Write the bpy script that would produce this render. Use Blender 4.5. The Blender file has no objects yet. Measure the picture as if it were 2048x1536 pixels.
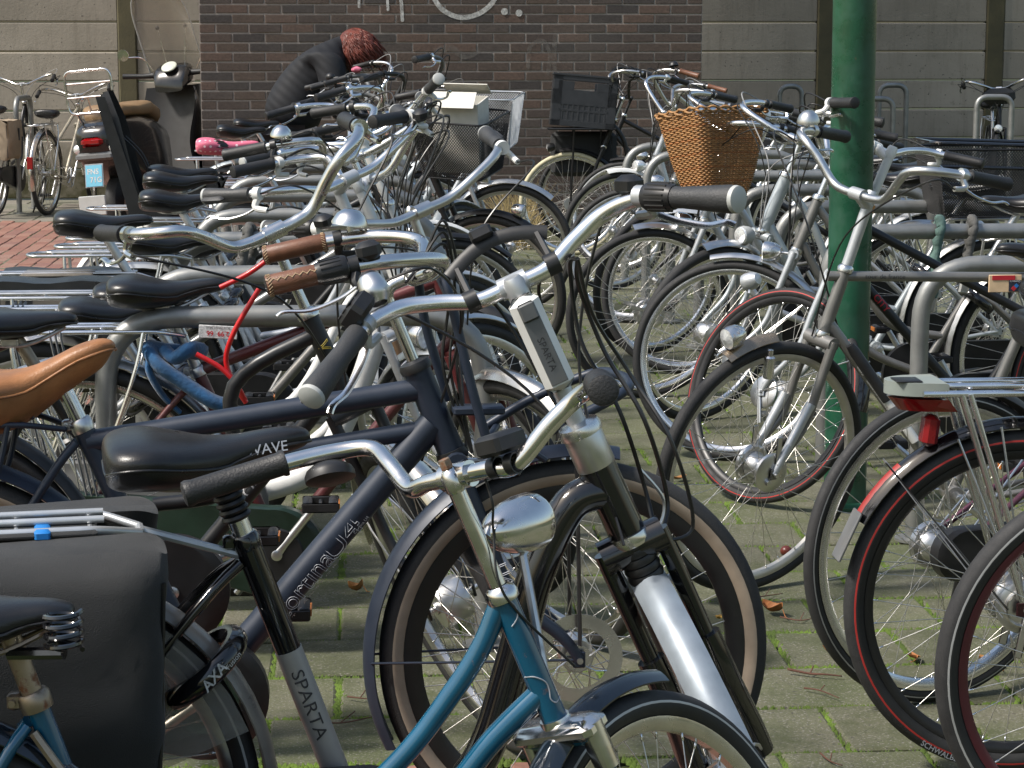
import bpy, bmesh, math, random
from math import sin, cos, tan, pi, radians, sqrt, atan2
from mathutils import Vector, Matrix, Quaternion
random.seed(7)
SC = bpy.context.scene
COL = SC.collection
V3 = Vector

# ------------------------------------------------------------------ camera
F_PX, PITCH, YAW, CAM_H = 4313.0, 9.13, 4.16, 1.443
cam_d = bpy.data.cameras.new('camera'); cam = bpy.data.objects.new('camera', cam_d); COL.objects.link(cam)
cam.location = (0, 0, CAM_H)
cam.rotation_euler = (radians(90 - PITCH), 0, -radians(YAW))
cam_d.sensor_width = 36.0; cam_d.lens = F_PX / 2048 * 36.0
cam_d.clip_start = 0.05; cam_d.clip_end = 400
SC.camera = cam
CAMR = cam.rotation_euler.to_matrix()
CAML = V3((0, 0, CAM_H))

# ------------------------------------------------------------------ world, sun, exposure
SUN_EL, SUN_AZ = 50.0, 254.0          # compass style: 0 = +Y, clockwise; the sun stands to the left of the viewer
world = bpy.data.worlds.new('World'); SC.world = world; world.use_nodes = True
wn = world.node_tree.nodes; wl = world.node_tree.links
bg = wn['Background']; sky = wn.new('ShaderNodeTexSky')
sky.sky_type = 'NISHITA'; sky.sun_disc = False
sky.sun_elevation = radians(SUN_EL); sky.sun_rotation = radians(SUN_AZ)
sky.air_density = 1.6; sky.dust_density = 3.0; sky.ozone_density = 1.0
wl.new(sky.outputs[0], bg.inputs[0]); bg.inputs[1].default_value = 0.115
sd = bpy.data.lights.new('sun', 'SUN'); sun = bpy.data.objects.new('sun', sd); COL.objects.link(sun)
sd.energy = 3.7; sd.angle = radians(7.0); sd.color = (1.0, 0.95, 0.88)
_az = radians(SUN_AZ); _el = radians(SUN_EL)
_sv = V3((sin(_az) * cos(_el), cos(_az) * cos(_el), sin(_el)))
sun.rotation_euler = _sv.to_track_quat('Z', 'Y').to_euler(); sun.location = (0, 0, 12)
SC.view_settings.view_transform = 'Standard'; SC.view_settings.look = 'None'
SC.view_settings.exposure = 0.46; SC.view_settings.gamma = 1.0
SC.cycles.max_bounces = 8; SC.cycles.transparent_max_bounces = 12
SC.cycles.use_denoising = True
SC.cycles.caustics_reflective = False; SC.cycles.caustics_refractive = False

def ray(u, v):
    d = V3(((u - 1024) / F_PX, -(v - 768) / F_PX, -1.0))
    return (CAMR @ d)
def on_z(u, v, z=0.0):
    d = ray(u, v); t = (z - CAML.z) / d.z
    return CAML + d * t
def on_y(u, v, y):
    d = ray(u, v); t = y / d.y
    return CAML + d * t
def pix(p):
    q = CAMR.transposed() @ (V3(p) - CAML)
    return (1024 + F_PX * q.x / -q.z, 768 - F_PX * q.y / -q.z)
def x_at(u, y, z=0.34):
    "world X of the pixel column u at world depth y and height z"
    lo, hi = -12.0, 14.0
    for _ in range(40):
        m = (lo + hi) / 2
        if pix((m, y, z))[0] < u: lo = m
        else: hi = m
    return (lo + hi) / 2

# ------------------------------------------------------------------ materials
MATS = {}
def rgb(h):
    h = h.lstrip('#'); c = [int(h[i:i + 2], 16) / 255 for i in (0, 2, 4)]
    return tuple(((x + 0.055) / 1.055) ** 2.4 if x > 0.04045 else x / 12.92 for x in c)
def mat(name, color, rough=0.5, metal=0.0, var=0.12, scale=24.0, bump=0.0, bscale=None, coat=0.0, spec=0.5,
        dust=0.0, rust=0.0, trans=0.0, sheen=0.0, rvar=0.12, dcol=(0.28, 0.25, 0.2)):
    if name in MATS: return MATS[name]
    if max(color[:3]) < .06: dcol = tuple(min(c, .055) for c in dcol); dust *= .7
    m = bpy.data.materials.new(name); m.use_nodes = True; MATS[name] = m
    nt = m.node_tree; n = nt.nodes; l = nt.links
    b = n['Principled BSDF']
    b.inputs['Metallic'].default_value = metal; b.inputs['Specular IOR Level'].default_value = spec
    b.inputs['Coat Weight'].default_value = coat; b.inputs['Coat Roughness'].default_value = 0.08
    if sheen: b.inputs['Sheen Weight'].default_value = sheen
    if trans: b.inputs['Transmission Weight'].default_value = trans
    tc = n.new('ShaderNodeTexCoord'); src = tc.outputs['Object']
    nz = n.new('ShaderNodeTexNoise'); nz.inputs['Scale'].default_value = scale; nz.inputs['Detail'].default_value = 5
    l.new(src, nz.inputs['Vector'])
    mr = n.new('ShaderNodeMapRange'); mr.inputs[1].default_value = 0.3; mr.inputs[2].default_value = 0.7
    mr.inputs[3].default_value = 1 - var; mr.inputs[4].default_value = 1 + var
    l.new(nz.outputs['Fac'], mr.inputs[0])
    mx = n.new('ShaderNodeMix'); mx.data_type = 'RGBA'; mx.blend_type = 'MULTIPLY'
    mx.inputs['Factor'].default_value = 1.0; mx.inputs['A'].default_value = (*color[:3], 1)
    l.new(mr.outputs[0], mx.inputs['B'])
    out = mx.outputs['Result']
    rr = n.new('ShaderNodeMapRange'); rr.inputs[1].default_value = 0.3; rr.inputs[2].default_value = 0.7
    rr.inputs[3].default_value = max(0.02, rough - rvar * rough); rr.inputs[4].default_value = min(1, rough + rvar * 1.5 * max(rough, .15))
    l.new(nz.outputs['Fac'], rr.inputs[0]); rout = rr.outputs[0]
    def patch(out, rout, amt, colr, sc, rgh, lo, hi):
        nb = n.new('ShaderNodeTexNoise'); nb.inputs['Scale'].default_value = sc; nb.inputs['Detail'].default_value = 8; nb.inputs['Roughness'].default_value = .65
        l.new(src, nb.inputs['Vector'])
        r2 = n.new('ShaderNodeMapRange'); r2.inputs[1].default_value = lo; r2.inputs[2].default_value = hi; r2.inputs[4].default_value = amt
        l.new(nb.outputs['Fac'], r2.inputs[0])
        m2 = n.new('ShaderNodeMix'); m2.data_type = 'RGBA'; m2.inputs['B'].default_value = (*colr, 1)
        l.new(r2.outputs[0], m2.inputs['Factor']); l.new(out, m2.inputs['A'])
        m3 = n.new('ShaderNodeMix'); m3.data_type = 'FLOAT'; m3.inputs[3].default_value = rgh
        l.new(r2.outputs[0], m3.inputs[0]); l.new(rout, m3.inputs[2])
        return m2.outputs['Result'], m3.outputs[0], r2.outputs[0]
    if dust:
        out, rout, _ = patch(out, rout, dust, dcol, 9.0, 0.85, 0.42, 0.75)
    if rust:
        out, rout, rf = patch(out, rout, 1.0, (0.16, 0.055, 0.018), 30.0, 0.8, 0.68 - rust * .3, 0.78 - rust * .3)
        if metal:
            inv = n.new('ShaderNodeMath'); inv.operation = 'MULTIPLY_ADD'; inv.inputs[1].default_value = -metal; inv.inputs[2].default_value = metal
            l.new(rf, inv.inputs[0]); l.new(inv.outputs[0], b.inputs['Metallic'])
    l.new(out, b.inputs['Base Color']); l.new(rout, b.inputs['Roughness'])
    if bump:
        nb = n.new('ShaderNodeTexNoise'); nb.inputs['Scale'].default_value = bscale or scale * 6; nb.inputs['Detail'].default_value = 4
        l.new(src, nb.inputs['Vector'])
        bp = n.new('ShaderNodeBump'); bp.inputs['Strength'].default_value = bump; bp.inputs['Distance'].default_value = 0.004
        l.new(nb.outputs['Fac'], bp.inputs['Height']); l.new(bp.outputs['Normal'], b.inputs['Normal'])
    return m

CHROME = mat('chrome', (.70, .69, .68), .11, 1.0, var=.06, rust=.12, rvar=.9, dust=.10)
CHROME_O = mat('chrome_old', (.62, .60, .57), .20, 1.0, var=.08, rust=.22, dust=.25)
ALU = mat('aluminium', (.62, .62, .62), .30, 1.0, var=.06, dust=.15)
ALU_B = mat('aluminium_bright', (.78, .78, .79), .22, 1.0, var=.05, dust=.08)
STEEL_D = mat('spoke_steel', (.60, .58, .54), .32, .9, var=.2, scale=60)
SILVER = mat('silver_paint', (.50, .52, .54), .34, .55, var=.05, coat=.4, dust=.15)
SILVER2 = mat('grey_blue_silver_paint', (.40, .44, .46), .36, .45, var=.05, coat=.4, dust=.15)
WHITEP = mat('white_paint', (.72, .72, .70), .35, 0, var=.06, dust=.15)
BLACKP = mat('black_gloss_paint', (.006, .006, .007), .10, 0, var=.1, coat=.6, dust=.03)
BLACKM = mat('black_satin_paint', (.011, .011, .012), .38, 0, var=.15, dust=.10)
NAVY = mat('navy_matt_paint', (.016, .024, .042), .42, .10, var=.10, dust=.10, dcol=(.12, .12, .13))
BLUE = mat('teal_blue_paint', (.006, .084, .160), .16, .15, var=.10, coat=.7, rust=.04)
MAROON = mat('maroon_paint', (.10, .018, .02), .32, .1, var=.15, dust=.2)
PURPLE = mat('purple_paint', (.09, .022, .045), .28, .3, var=.1, coat=.4, dust=.12)
GREYP = mat('dark_grey_paint', (.19, .185, .175), .34, .5, var=.08, coat=.3, dust=.15)
GREENC = mat('dark_green_chaincase', (.012, .028, .018), .30, 0, var=.2, dust=.2)
RUBBER = mat('tyre_rubber', (.013, .013, .013), .62, 0, var=.2, scale=40, dust=.35, dcol=(.10, .095, .085))
RUBBER_T = mat('tyre_tread_rubber', (.020, .020, .021), .7, 0, var=.2, scale=40, dust=.6, dcol=(.11, .105, .095), bump=.3, bscale=260)
def tread_mat():
    m = RUBBER_T; nt = m.node_tree; n = nt.nodes; l = nt.links; p = n['Principled BSDF']
    tc = n.new('ShaderNodeTexCoord'); sp = n.new('ShaderNodeSeparateXYZ'); l.new(tc.outputs['Object'], sp.inputs[0])
    def mth(op, a, b=None):
        q = n.new('ShaderNodeMath'); q.operation = op
        for i, val in enumerate((a, b)):
            if val is None: continue
            if isinstance(val, (int, float)): q.inputs[i].default_value = val
            else: l.new(val, q.inputs[i])
        return q.outputs[0]
    ang = mth('ARCTAN2', sp.outputs[2], sp.outputs[0]); ay = mth('ABSOLUTE', sp.outputs[1])
    saw = mth('PINGPONG', mth('MULTIPLY', ang, 62.0), .5)
    w = mth('SINE', mth('ADD', mth('MULTIPLY', sp.outputs[1], 780.0), mth('MULTIPLY', saw, 5.5)))
    h = mth('GREATER_THAN', w, -.45)
    cross = mth('GREATER_THAN', mth('SINE', mth('ADD', mth('MULTIPLY', ang, 150.0), mth('MULTIPLY', ay, 420.0))), -.75)
    h2 = mth('MULTIPLY', h, cross)
    bp = n.new('ShaderNodeBump'); bp.inputs['Strength'].default_value = 1.0; bp.inputs['Distance'].default_value = .0022
    l.new(h2, bp.inputs['Height']); l.new(bp.outputs[0], p.inputs['Normal'])
tread_mat()
TAN = mat('tan_tyre_wall', (.33, .265, .20), .7, 0, var=.15, dust=.3)
CREAM = mat('cream_tyre_rubber', (.55, .50, .33), .6, 0, var=.12, dust=.3)
REFL = mat('reflective_band', (.42, .42, .42), .4, .3, var=.1, dust=.2)
REDL = mat('red_tyre_line', (.42, .03, .025), .5, 0, var=.1)
PLASTIC = mat('black_plastic', (.011, .011, .012), .42, 0, var=.2, dust=.18)
PLASTIC_G = mat('grey_plastic', (.12, .125, .13), .45, 0, var=.1, dust=.2)
PLASTIC_L = mat('light_grey_plastic', (.42, .43, .42), .45, 0, var=.06, dust=.2)
VINYL = mat('black_vinyl', (.009, .009, .010), .30, 0, var=.2, bump=.12, bscale=420, dust=.10)
GRIPK = mat('black_rubber_grip', (.012, .012, .013), .5, 0, var=.2, bump=.25, bscale=300, dust=.15)
GRIPG = mat('grey_rubber_grip', (.030, .031, .033), .55, 0, var=.15, bump=.2, bscale=300, dust=.15)
LEATHER = mat('brown_leather', (.15, .062, .032), .42, 0, var=.22, scale=40, bump=.2, bscale=500)
TANSAD = mat('tan_saddle_leather', (.29, .125, .045), .42, 0, var=.22, scale=22, bump=.22, bscale=300)
STITCH = mat('stitching_thread', (.42, .30, .18), .8, 0)
RACKM = mat('galvanised_rack_tube', (.26, .265, .26), .40, .65, var=.16, scale=14, dust=.45, dcol=(.20, .195, .18))
LENS = mat('lamp_lens', (.85, .87, .88), .08, .6, var=.2, scale=120, bump=.4, bscale=200)
REDLENS = mat('red_lens', (.24, .005, .007), .10, 0, var=.15, coat=.6)
ORANGE = mat('orange_reflector', (.5, .16, .03), .2, 0, var=.2)
CANVAS = mat('black_canvas', (.016, .017, .018), .82, 0, var=.25, scale=18, bump=.35, bscale=600, dust=.35, dcol=(.075, .075, .078), sheen=.08)
CANVASG = mat('grey_brown_canvas', (.10, .088, .072), .85, 0, var=.2, scale=18, bump=.3, bscale=500, dust=.2)
RUSTY = mat('rusty_steel', (.30, .24, .18), .35, .8, var=.2, rust=.45)
CABLE = mat('cable_housing', (.012, .012, .012), .35, 0)
CABLE_G = mat('grey_cable_housing', (.25, .25, .25), .4, 0)
DECAL_W = mat('white_decal', (.55, .55, .55), .5, 0, var=.35, scale=220)
DECAL_D = mat('dark_decal', (.035, .035, .04), .5, 0, var=.5, scale=200)
DECAL_S = mat('silver_line_decal', (.36, .38, .42), .45, .2)
DECAL_R = mat('red_decal', (.45, .02, .03), .5, 0)
DECAL_Y = mat('yellow_decal', (.55, .42, .05), .5, 0)
DECAL_B = mat('blue_decal', (.02, .16, .45), .5, 0)

# ------------------------------------------------------------------ mesh builder
def smooth_path(pts, k=6):
    "Catmull-Rom through the points"
    P = [V3(p) for p in pts]
    if len(P) < 3: return P
    out = []
    for i in range(len(P) - 1):
        p0 = P[max(i - 1, 0)]; p1 = P[i]; p2 = P[i + 1]; p3 = P[min(i + 2, len(P) - 1)]
        for j in range(k):
            t = j / k; t2 = t * t; t3 = t2 * t
            out.append(.5 * ((2 * p1) + (p2 - p0) * t + (2 * p0 - 5 * p1 + 4 * p2 - p3) * t2 + (3 * p1 - p0 - 3 * p2 + p3) * t3))
    out.append(P[-1]); return out
def fillet(pts, rad, k=5):
    "polyline with rounded corners"
    P = [V3(p) for p in pts]; out = [P[0]]
    for i in range(1, len(P) - 1):
        a = (P[i - 1] - P[i]); b = (P[i + 1] - P[i]); la, lb = a.length, b.length
        r = min(rad, la * .49, lb * .49); a.normalize(); b.normalize()
        s = P[i] + a * r; e = P[i] + b * r
        for j in range(k + 1):
            t = j / k; out.append((1 - t) ** 2 * s + 2 * t * (1 - t) * P[i] + t * t * e)
    out.append(P[-1]); return out

class MB:
    def __init__(s, T=None):
        s.v = []; s.f = []; s.m = []; s.T = T
    def add(s, vs, fs, mi=0):
        o = len(s.v); T = s.T
        s.v.extend([T @ V3(p) for p in vs] if T else [V3(p) for p in vs])
        s.f.extend([tuple(i + o for i in f) for f in fs]); s.m.extend([mi] * len(fs))
        return s
    def rings(s, R, closed_ring=True, cap0=True, cap1=True, mi=0, loop=False):
        n = len(R[0]); vs = [p for r in R for p in r]; fs = []
        L = len(R)
        for i in range(L if loop else L - 1):
            j = (i + 1) % L
            for k in range(n if closed_ring else n - 1):
                q = (k + 1) % n
                fs.append((i * n + k, i * n + q, j * n + q, j * n + k))
        if not loop:
            if cap0: fs.append(tuple(range(n - 1, -1, -1)))
            if cap1: fs.append(tuple((L - 1) * n + k for k in range(n)))
        return s.add(vs, fs, mi)
    def tube(s, pts, r, n=10, mi=0, loop=False, flat=1.0, caps=True):
        P = [V3(p) for p in pts]; N = len(P)
        rr = r if isinstance(r, (list, tuple)) else [r] * N
        if len(rr) != N: rr = [rr[0] + (rr[-1] - rr[0]) * i / (N - 1) for i in range(N)]
        tg = []
        for i in range(N):
            if loop: t = P[(i + 1) % N] - P[i - 1]
            else: t = P[min(i + 1, N - 1)] - P[max(i - 1, 0)]
            tg.append(t.normalized() if t.length > 1e-9 else V3((0, 0, 1)))
        a = V3((0, 1, 0)) if abs(tg[0].y) < .9 else V3((0, 0, 1))
        u = (a - tg[0] * a.dot(tg[0])).normalized(); R = []
        for i in range(N):
            u = (u - tg[i] * u.dot(tg[i])); u = u.normalized() if u.length > 1e-9 else tg[i].orthogonal().normalized()
            w = tg[i].cross(u)
            R.append([P[i] + (u * cos(2 * pi * k / n) + w * sin(2 * pi * k / n) * flat) * rr[i] for k in range(n)])
        return s.rings(R, mi=mi, loop=loop, cap0=caps, cap1=caps)
    def lathe(s, prof, o=(0, 0, 0), ax=(0, 0, 1), n=24, mi=0, a0=0, a1=2 * pi, mis=None, close=False):
        "prof: (radius, height) along ax"
        o = V3(o); ax = V3(ax).normalized(); u = ax.orthogonal().normalized(); w = ax.cross(u)
        full = abs(a1 - a0 - 2 * pi) < 1e-6; N = n if full else n + 1
        L = len(prof); vs = []
        for i in range(N):
            t = a0 + (a1 - a0) * i / n
            d = u * cos(t) + w * sin(t)
            vs += [o + d * p[0] + ax * p[1] for p in prof]
        for seg in range(L if close else L - 1):
            fs = []; q = (seg + 1) % L
            for i in range(n):
                j = (i + 1) % N
                fs.append((i * L + seg, j * L + seg, j * L + q, i * L + q))
            if seg == 0: s.add(vs, fs, mis[seg] if mis else mi); base = len(s.v) - len(vs)
            else:
                s.f.extend([tuple(k + base for k in f) for f in fs]); s.m.extend([mis[seg] if mis else mi] * len(fs))
        return s
    def box(s, c, size, R=None, ch=0.0, mi=0):
        c = V3(c); hx, hy, hz = [d / 2 for d in size]
        R = R or Matrix.Identity(3)
        ch = min(ch, hx * .9, hy * .9, hz * .9)
        if ch <= 0:
            vs = [c + R @ V3((sx * hx, sy * hy, sz * hz)) for sz in (-1, 1) for sx, sy in ((-1, -1), (1, -1), (1, 1), (-1, 1))]
            return s.add(vs, [(3, 2, 1, 0), (4, 5, 6, 7), (0, 1, 5, 4), (1, 2, 6, 5), (2, 3, 7, 6), (3, 0, 4, 7)], mi)
        def ring(z, ins):
            x, y = hx - ins, hy - ins; k = ch
            return [c + R @ V3(p) for p in ((-x + k, -y, z), (x - k, -y, z), (x, -y + k, z), (x, y - k, z), (x - k, y, z), (-x + k, y, z), (-x, y - k, z), (-x, -y + k, z))]
        return s.rings([ring(-hz, ch), ring(-hz + ch, 0), ring(hz - ch, 0), ring(hz, ch)], mi=mi)
    def ball(s, c, r, sx=1, sy=1, sz=1, n=14, m=8, mi=0, R=None):
        c = V3(c); R = R or Matrix.Identity(3); Rg = []
        for i in range(m + 1):
            t = -pi / 2 + pi * i / m
            Rg.append([c + R @ V3((r * sx * cos(t) * cos(2 * pi * k / n), r * sy * cos(t) * sin(2 * pi * k / n), r * sz * sin(t))) for k in range(n)])
        return s.rings(Rg, mi=mi, cap0=False, cap1=False)
    def plate(s, outline, normal, th, mi=0):
        "flat outline (3D points in one plane) thickened along normal, centred"
        nv = V3(normal).normalized() * (th / 2)
        a = [V3(p) - nv for p in outline]; b = [V3(p) + nv for p in outline]
        return s.rings([a, b], mi=mi)
    def mesh(s, name, ang=38):
        me = bpy.data.meshes.new(name)
        me.from_pydata([tuple(p) for p in s.v], [], s.f)
        me.polygons.foreach_set('material_index', s.m)
        me.polygons.foreach_set('use_smooth', [True] * len(s.f))
        me.validate(verbose=False)
        if ang < 180: me.set_sharp_from_angle(angle=radians(ang))
        return me
    def build(s, name, mats, parent=None, ang=38):
        return obj(name, s.mesh(name, ang), mats, parent)

def obj(name, me, mats, parent=None, M=None):
    o = bpy.data.objects.new(name, me); COL.objects.link(o)
    mats = mats if isinstance(mats, (list, tuple)) else [mats]
    if me is not None:
        while len(me.materials) < len(mats): me.materials.append(None)
        for i, mm in enumerate(mats):
            o.material_slots[i].link = 'OBJECT'; o.material_slots[i].material = mm
    if parent is not None: o.parent = parent
    if M is not None: o.matrix_basis = M
    return o
def tag(o, label=None, cat=None, group=None, kind=None):
    if label: o['label'] = label
    if cat: o['category'] = cat
    if group: o['group'] = group
    if kind: o['kind'] = kind
    return o
def empty(name, M, label=None, cat=None, group=None):
    o = bpy.data.objects.new(name, None); COL.objects.link(o); o.empty_display_size = .1
    o.matrix_basis = M
    return tag(o, label, cat, group)
def place(loc, rz=0.0, rx=0.0, ry=0.0):
    return Matrix.Translation(V3(loc)) @ Matrix.Rotation(rz, 4, 'Z') @ Matrix.Rotation(ry, 4, 'Y') @ Matrix.Rotation(rx, 4, 'X')
def frame_from(o, xdir, zdir):
    x = V3(xdir).normalized(); z = V3(zdir); z = (z - x * z.dot(x)).normalized(); y = z.cross(x)
    return Matrix((( x.x, y.x, z.x, o[0]), (x.y, y.y, z.y, o[1]), (x.z, y.z, z.z, o[2]), (0, 0, 0, 1)))

# ------------------------------------------------------------------ lettering
_TX = {}
def text_geo(txt, outline=0.0, bold=0.0, cut=0.25):
    key = (txt, outline, bold, cut)
    if key in _TX: return _TX[key]
    cu = bpy.data.curves.new('t', 'FONT'); cu.body = txt; cu.size = 1.0; cu.resolution_u = 3
    cu.align_x = 'LEFT'; cu.offset = bold
    if outline:
        cu.fill_mode = 'NONE'; cu.bevel_depth = outline; cu.bevel_resolution = 0
    to = bpy.data.objects.new('t', cu); COL.objects.link(to)
    bpy.context.view_layer.update()
    dg = bpy.context.evaluated_depsgraph_get()
    me = bpy.data.meshes.new_from_object(to.evaluated_get(dg))
    bm = bmesh.new(); bm.from_mesh(me)
    bmesh.ops.triangulate(bm, faces=bm.faces[:])
    for _ in range(4):
        es = [e for e in bm.edges if e.calc_length() > cut]
        if not es: break
        bmesh.ops.subdivide_edges(bm, edges=es, cuts=1)
        bmesh.ops.triangulate(bm, faces=[f for f in bm.faces if len(f.verts) > 3])
    vs = [v.co.copy() for v in bm.verts]; fs = [tuple(v.index for v in f.verts) for f in bm.faces]
    bm.free(); bpy.data.objects.remove(to); bpy.data.curves.remove(cu); bpy.data.meshes.remove(me)
    w = max((v.x for v in vs), default=0)
    _TX[key] = (vs, fs, w); return _TX[key]
def text_tube(mb, p0, p1, r, txt, size, face, start=0.0, flip=False, across=0.0, outline=0.0, bold=0.0, mi=0, lift=.0007, xs=1.0, fit=None):
    """lettering wrapped round the tube p0-p1; reads from p0 towards p1; 'face' is the side that carries it"""
    vs, fs, w = text_geo(txt, outline, bold)
    p0 = V3(p0); p1 = V3(p1); ax = (p1 - p0).normalized()
    if fit: xs = fit / (w * size)
    f = V3(face); f = (f - ax * f.dot(ax)).normalized(); up = f.cross(ax)
    if flip: up = -up
    out = []
    for p in vs:
        d = start + p.x * size * xs; h = (p.y - .35) * size + across
        a = h / r
        out.append(p0 + ax * d + (f * cos(a) + up * sin(a)) * (r + lift + p.z * size))
    if flip: fs = [t[::-1] for t in fs]
    mb.add(out, fs, mi); return w * size * xs
def text_flat(mb, o, xdir, ydir, txt, size, bold=0.0, mi=0, centre=True, lift=.0006, xs=1.0, outline=0.0):
    vs, fs, w = text_geo(txt, outline, bold)
    x = V3(xdir).normalized(); y = V3(ydir).normalized(); nz = x.cross(y); o = V3(o)
    off = -w * size * xs / 2 if centre else 0
    mb.add([o + x * (p.x * size * xs + off) + y * ((p.y - .35) * size) + nz * (lift + p.z * size) for p in vs], fs, mi)
# ------------------------------------------------------------------ ground
def ground_mat():
    m = bpy.data.materials.new('joint_soil'); m.use_nodes = True
    nt = m.node_tree; n = nt.nodes; l = nt.links; b = n['Principled BSDF']
    tc = n.new('ShaderNodeTexCoord'); nz = n.new('ShaderNodeTexNoise'); nz.inputs['Scale'].default_value = 3.0; nz.inputs['Detail'].default_value = 8
    l.new(tc.outputs['Object'], nz.inputs['Vector'])
    cr = n.new('ShaderNodeValToRGB'); e = cr.color_ramp.elements
    e[0].position = .40; e[0].color = (.028, .026, .018, 1); e[1].position = .62; e[1].color = (.05, .075, .014, 1)
    l.new(nz.outputs['Fac'], cr.inputs[0]); l.new(cr.outputs[0], b.inputs['Base Color']); b.inputs['Roughness'].default_value = .95
    return m
def slab_mat():
    m = bpy.data.materials.new('mossy_concrete_slab'); m.use_nodes = True
    nt = m.node_tree; n = nt.nodes; l = nt.links; b = n['Principled BSDF']
    tc = n.new('ShaderNodeTexCoord'); geo = n.new('ShaderNodeNewGeometry'); oi = n.new('ShaderNodeObjectInfo')
    def noise(sc, det=6, rough=.6, src=geo.outputs['Position']):
        z = n.new('ShaderNodeTexNoise'); z.inputs['Scale'].default_value = sc; z.inputs['Detail'].default_value = det; z.inputs['Roughness'].default_value = rough
        l.new(src, z.inputs['Vector']); return z.outputs['Fac']
    def ramp(fac, a, b_):
        r = n.new('ShaderNodeMapRange'); r.inputs[1].default_value = a; r.inputs[2].default_value = b_; l.new(fac, r.inputs[0]); return r.outputs[0]
    def mixc(f, A, B, blend='MIX'):
        x = n.new('ShaderNodeMix'); x.data_type = 'RGBA'; x.blend_type = blend
        for k, val in (('A', A), ('B', B)):
            if isinstance(val, tuple): x.inputs[k].default_value = (*val, 1)
            else: l.new(val, x.inputs[k])
        if isinstance(f, float): x.inputs['Factor'].default_value = f
        else: l.new(f, x.inputs['Factor'])
        return x.outputs['Result']
    base = mixc(ramp(noise(2.2), .35, .65), (.122, .116, .078), (.080, .092, .040))
    base = mixc(ramp(noise(170, 2, .5), .56, .70), base, (.22, .21, .18))          # light aggregate
    base = mixc(ramp(noise(110, 2, .5), .60, .72), base, (.055, .052, .044))        # dark pits
    base = mixc(ramp(noise(5.5, 8, .7), .47, .70), base, (.052, .062, .022))        # algae film
    vr = n.new('ShaderNodeMapRange'); vr.inputs[3].default_value = .80; vr.inputs[4].default_value = 1.15; l.new(oi.outputs['Random'], vr.inputs[0])
    base = mixc(1.0, base, vr.outputs[0], 'MULTIPLY')
    l.new(base, b.inputs['Base Color']); b.inputs['Roughness'].default_value = .88
    bp = n.new('ShaderNodeBump'); bp.inputs['Strength'].default_value = .55; bp.inputs['Distance'].default_value = .004
    l.new(noise(140, 3, .6), bp.inputs['Height']); l.new(bp.outputs[0], b.inputs['Normal'])
    return m
def clay_mat(name, cols, speck=.0, sc=70, rough=.85, dirt=None, mott=.35):
    m = bpy.data.materials.new(name); m.use_nodes = True
    nt = m.node_tree; n = nt.nodes; l = nt.links; b = n['Principled BSDF']
    geo = n.new('ShaderNodeNewGeometry'); oi = n.new('ShaderNodeObjectInfo')
    cr = n.new('ShaderNodeValToRGB'); cr.color_ramp.interpolation = 'CONSTANT'
    el = cr.color_ramp.elements; el[0].color = (*cols[0], 1); el[0].position = 0
    for i, c in enumerate(cols[1:]):
        e = el.new((i + 1) / len(cols)) if i + 1 < len(cols) and len(el) <= i + 1 else el[i + 1]
        e.position = (i + 1) / len(cols); e.color = (*c, 1)
    while len(el) > len(cols): el.remove(el[-1])
    l.new(oi.outputs['Random'], cr.inputs[0])
    nz = n.new('ShaderNodeTexNoise'); nz.inputs['Scale'].default_value = sc; nz.inputs['Detail'].default_value = 6; nz.inputs['Roughness'].default_value = .7
    l.new(geo.outputs['Position'], nz.inputs['Vector'])
    mr = n.new('ShaderNodeMapRange'); mr.inputs[1].default_value = .3; mr.inputs[2].default_value = .7; mr.inputs[3].default_value = 1 - mott; mr.inputs[4].default_value = 1 + mott
    l.new(nz.outputs['Fac'], mr.inputs[0])
    mx = n.new('ShaderNodeMix'); mx.data_type = 'RGBA'; mx.blend_type = 'MULTIPLY'; mx.inputs['Factor'].default_value = 1
    l.new(cr.outputs[0], mx.inputs['A']); l.new(mr.outputs[0], mx.inputs['B']); out = mx.outputs['Result']
    if dirt:
        n2 = n.new('ShaderNodeTexNoise'); n2.inputs['Scale'].default_value = dirt[1]; n2.inputs['Detail'].default_value = 8
        l.new(geo.outputs['Position'], n2.inputs['Vector'])
        r2 = n.new('ShaderNodeMapRange'); r2.inputs[1].default_value = .48; r2.inputs[2].default_value = .75; r2.inputs[4].default_value = dirt[2]; l.new(n2.outputs['Fac'], r2.inputs[0])
        m2 = n.new('ShaderNodeMix'); m2.data_type = 'RGBA'; m2.inputs['B'].default_value = (*dirt[0], 1); l.new(r2.outputs[0], m2.inputs['Factor']); l.new(out, m2.inputs['A']); out = m2.outputs['Result']
    l.new(out, b.inputs['Base Color']); b.inputs['Roughness'].default_value = rough
    bp = n.new('ShaderNodeBump'); bp.inputs['Strength'].default_value = .5; bp.inputs['Distance'].default_value = .004
    l.new(nz.outputs['Fac'], bp.inputs['Height']); l.new(bp.outputs[0], b.inputs['Normal'])
    return m
SOIL = ground_mat(); SLAB = slab_mat()
gm = MB(); gm.add([(-60, -60, -.02), (70, -60, -.02), (70, 90, -.02), (-60, 90, -.02)], [(0, 1, 2, 3)])
ground = tag(gm.build('ground', SOIL), kind='structure')

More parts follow.
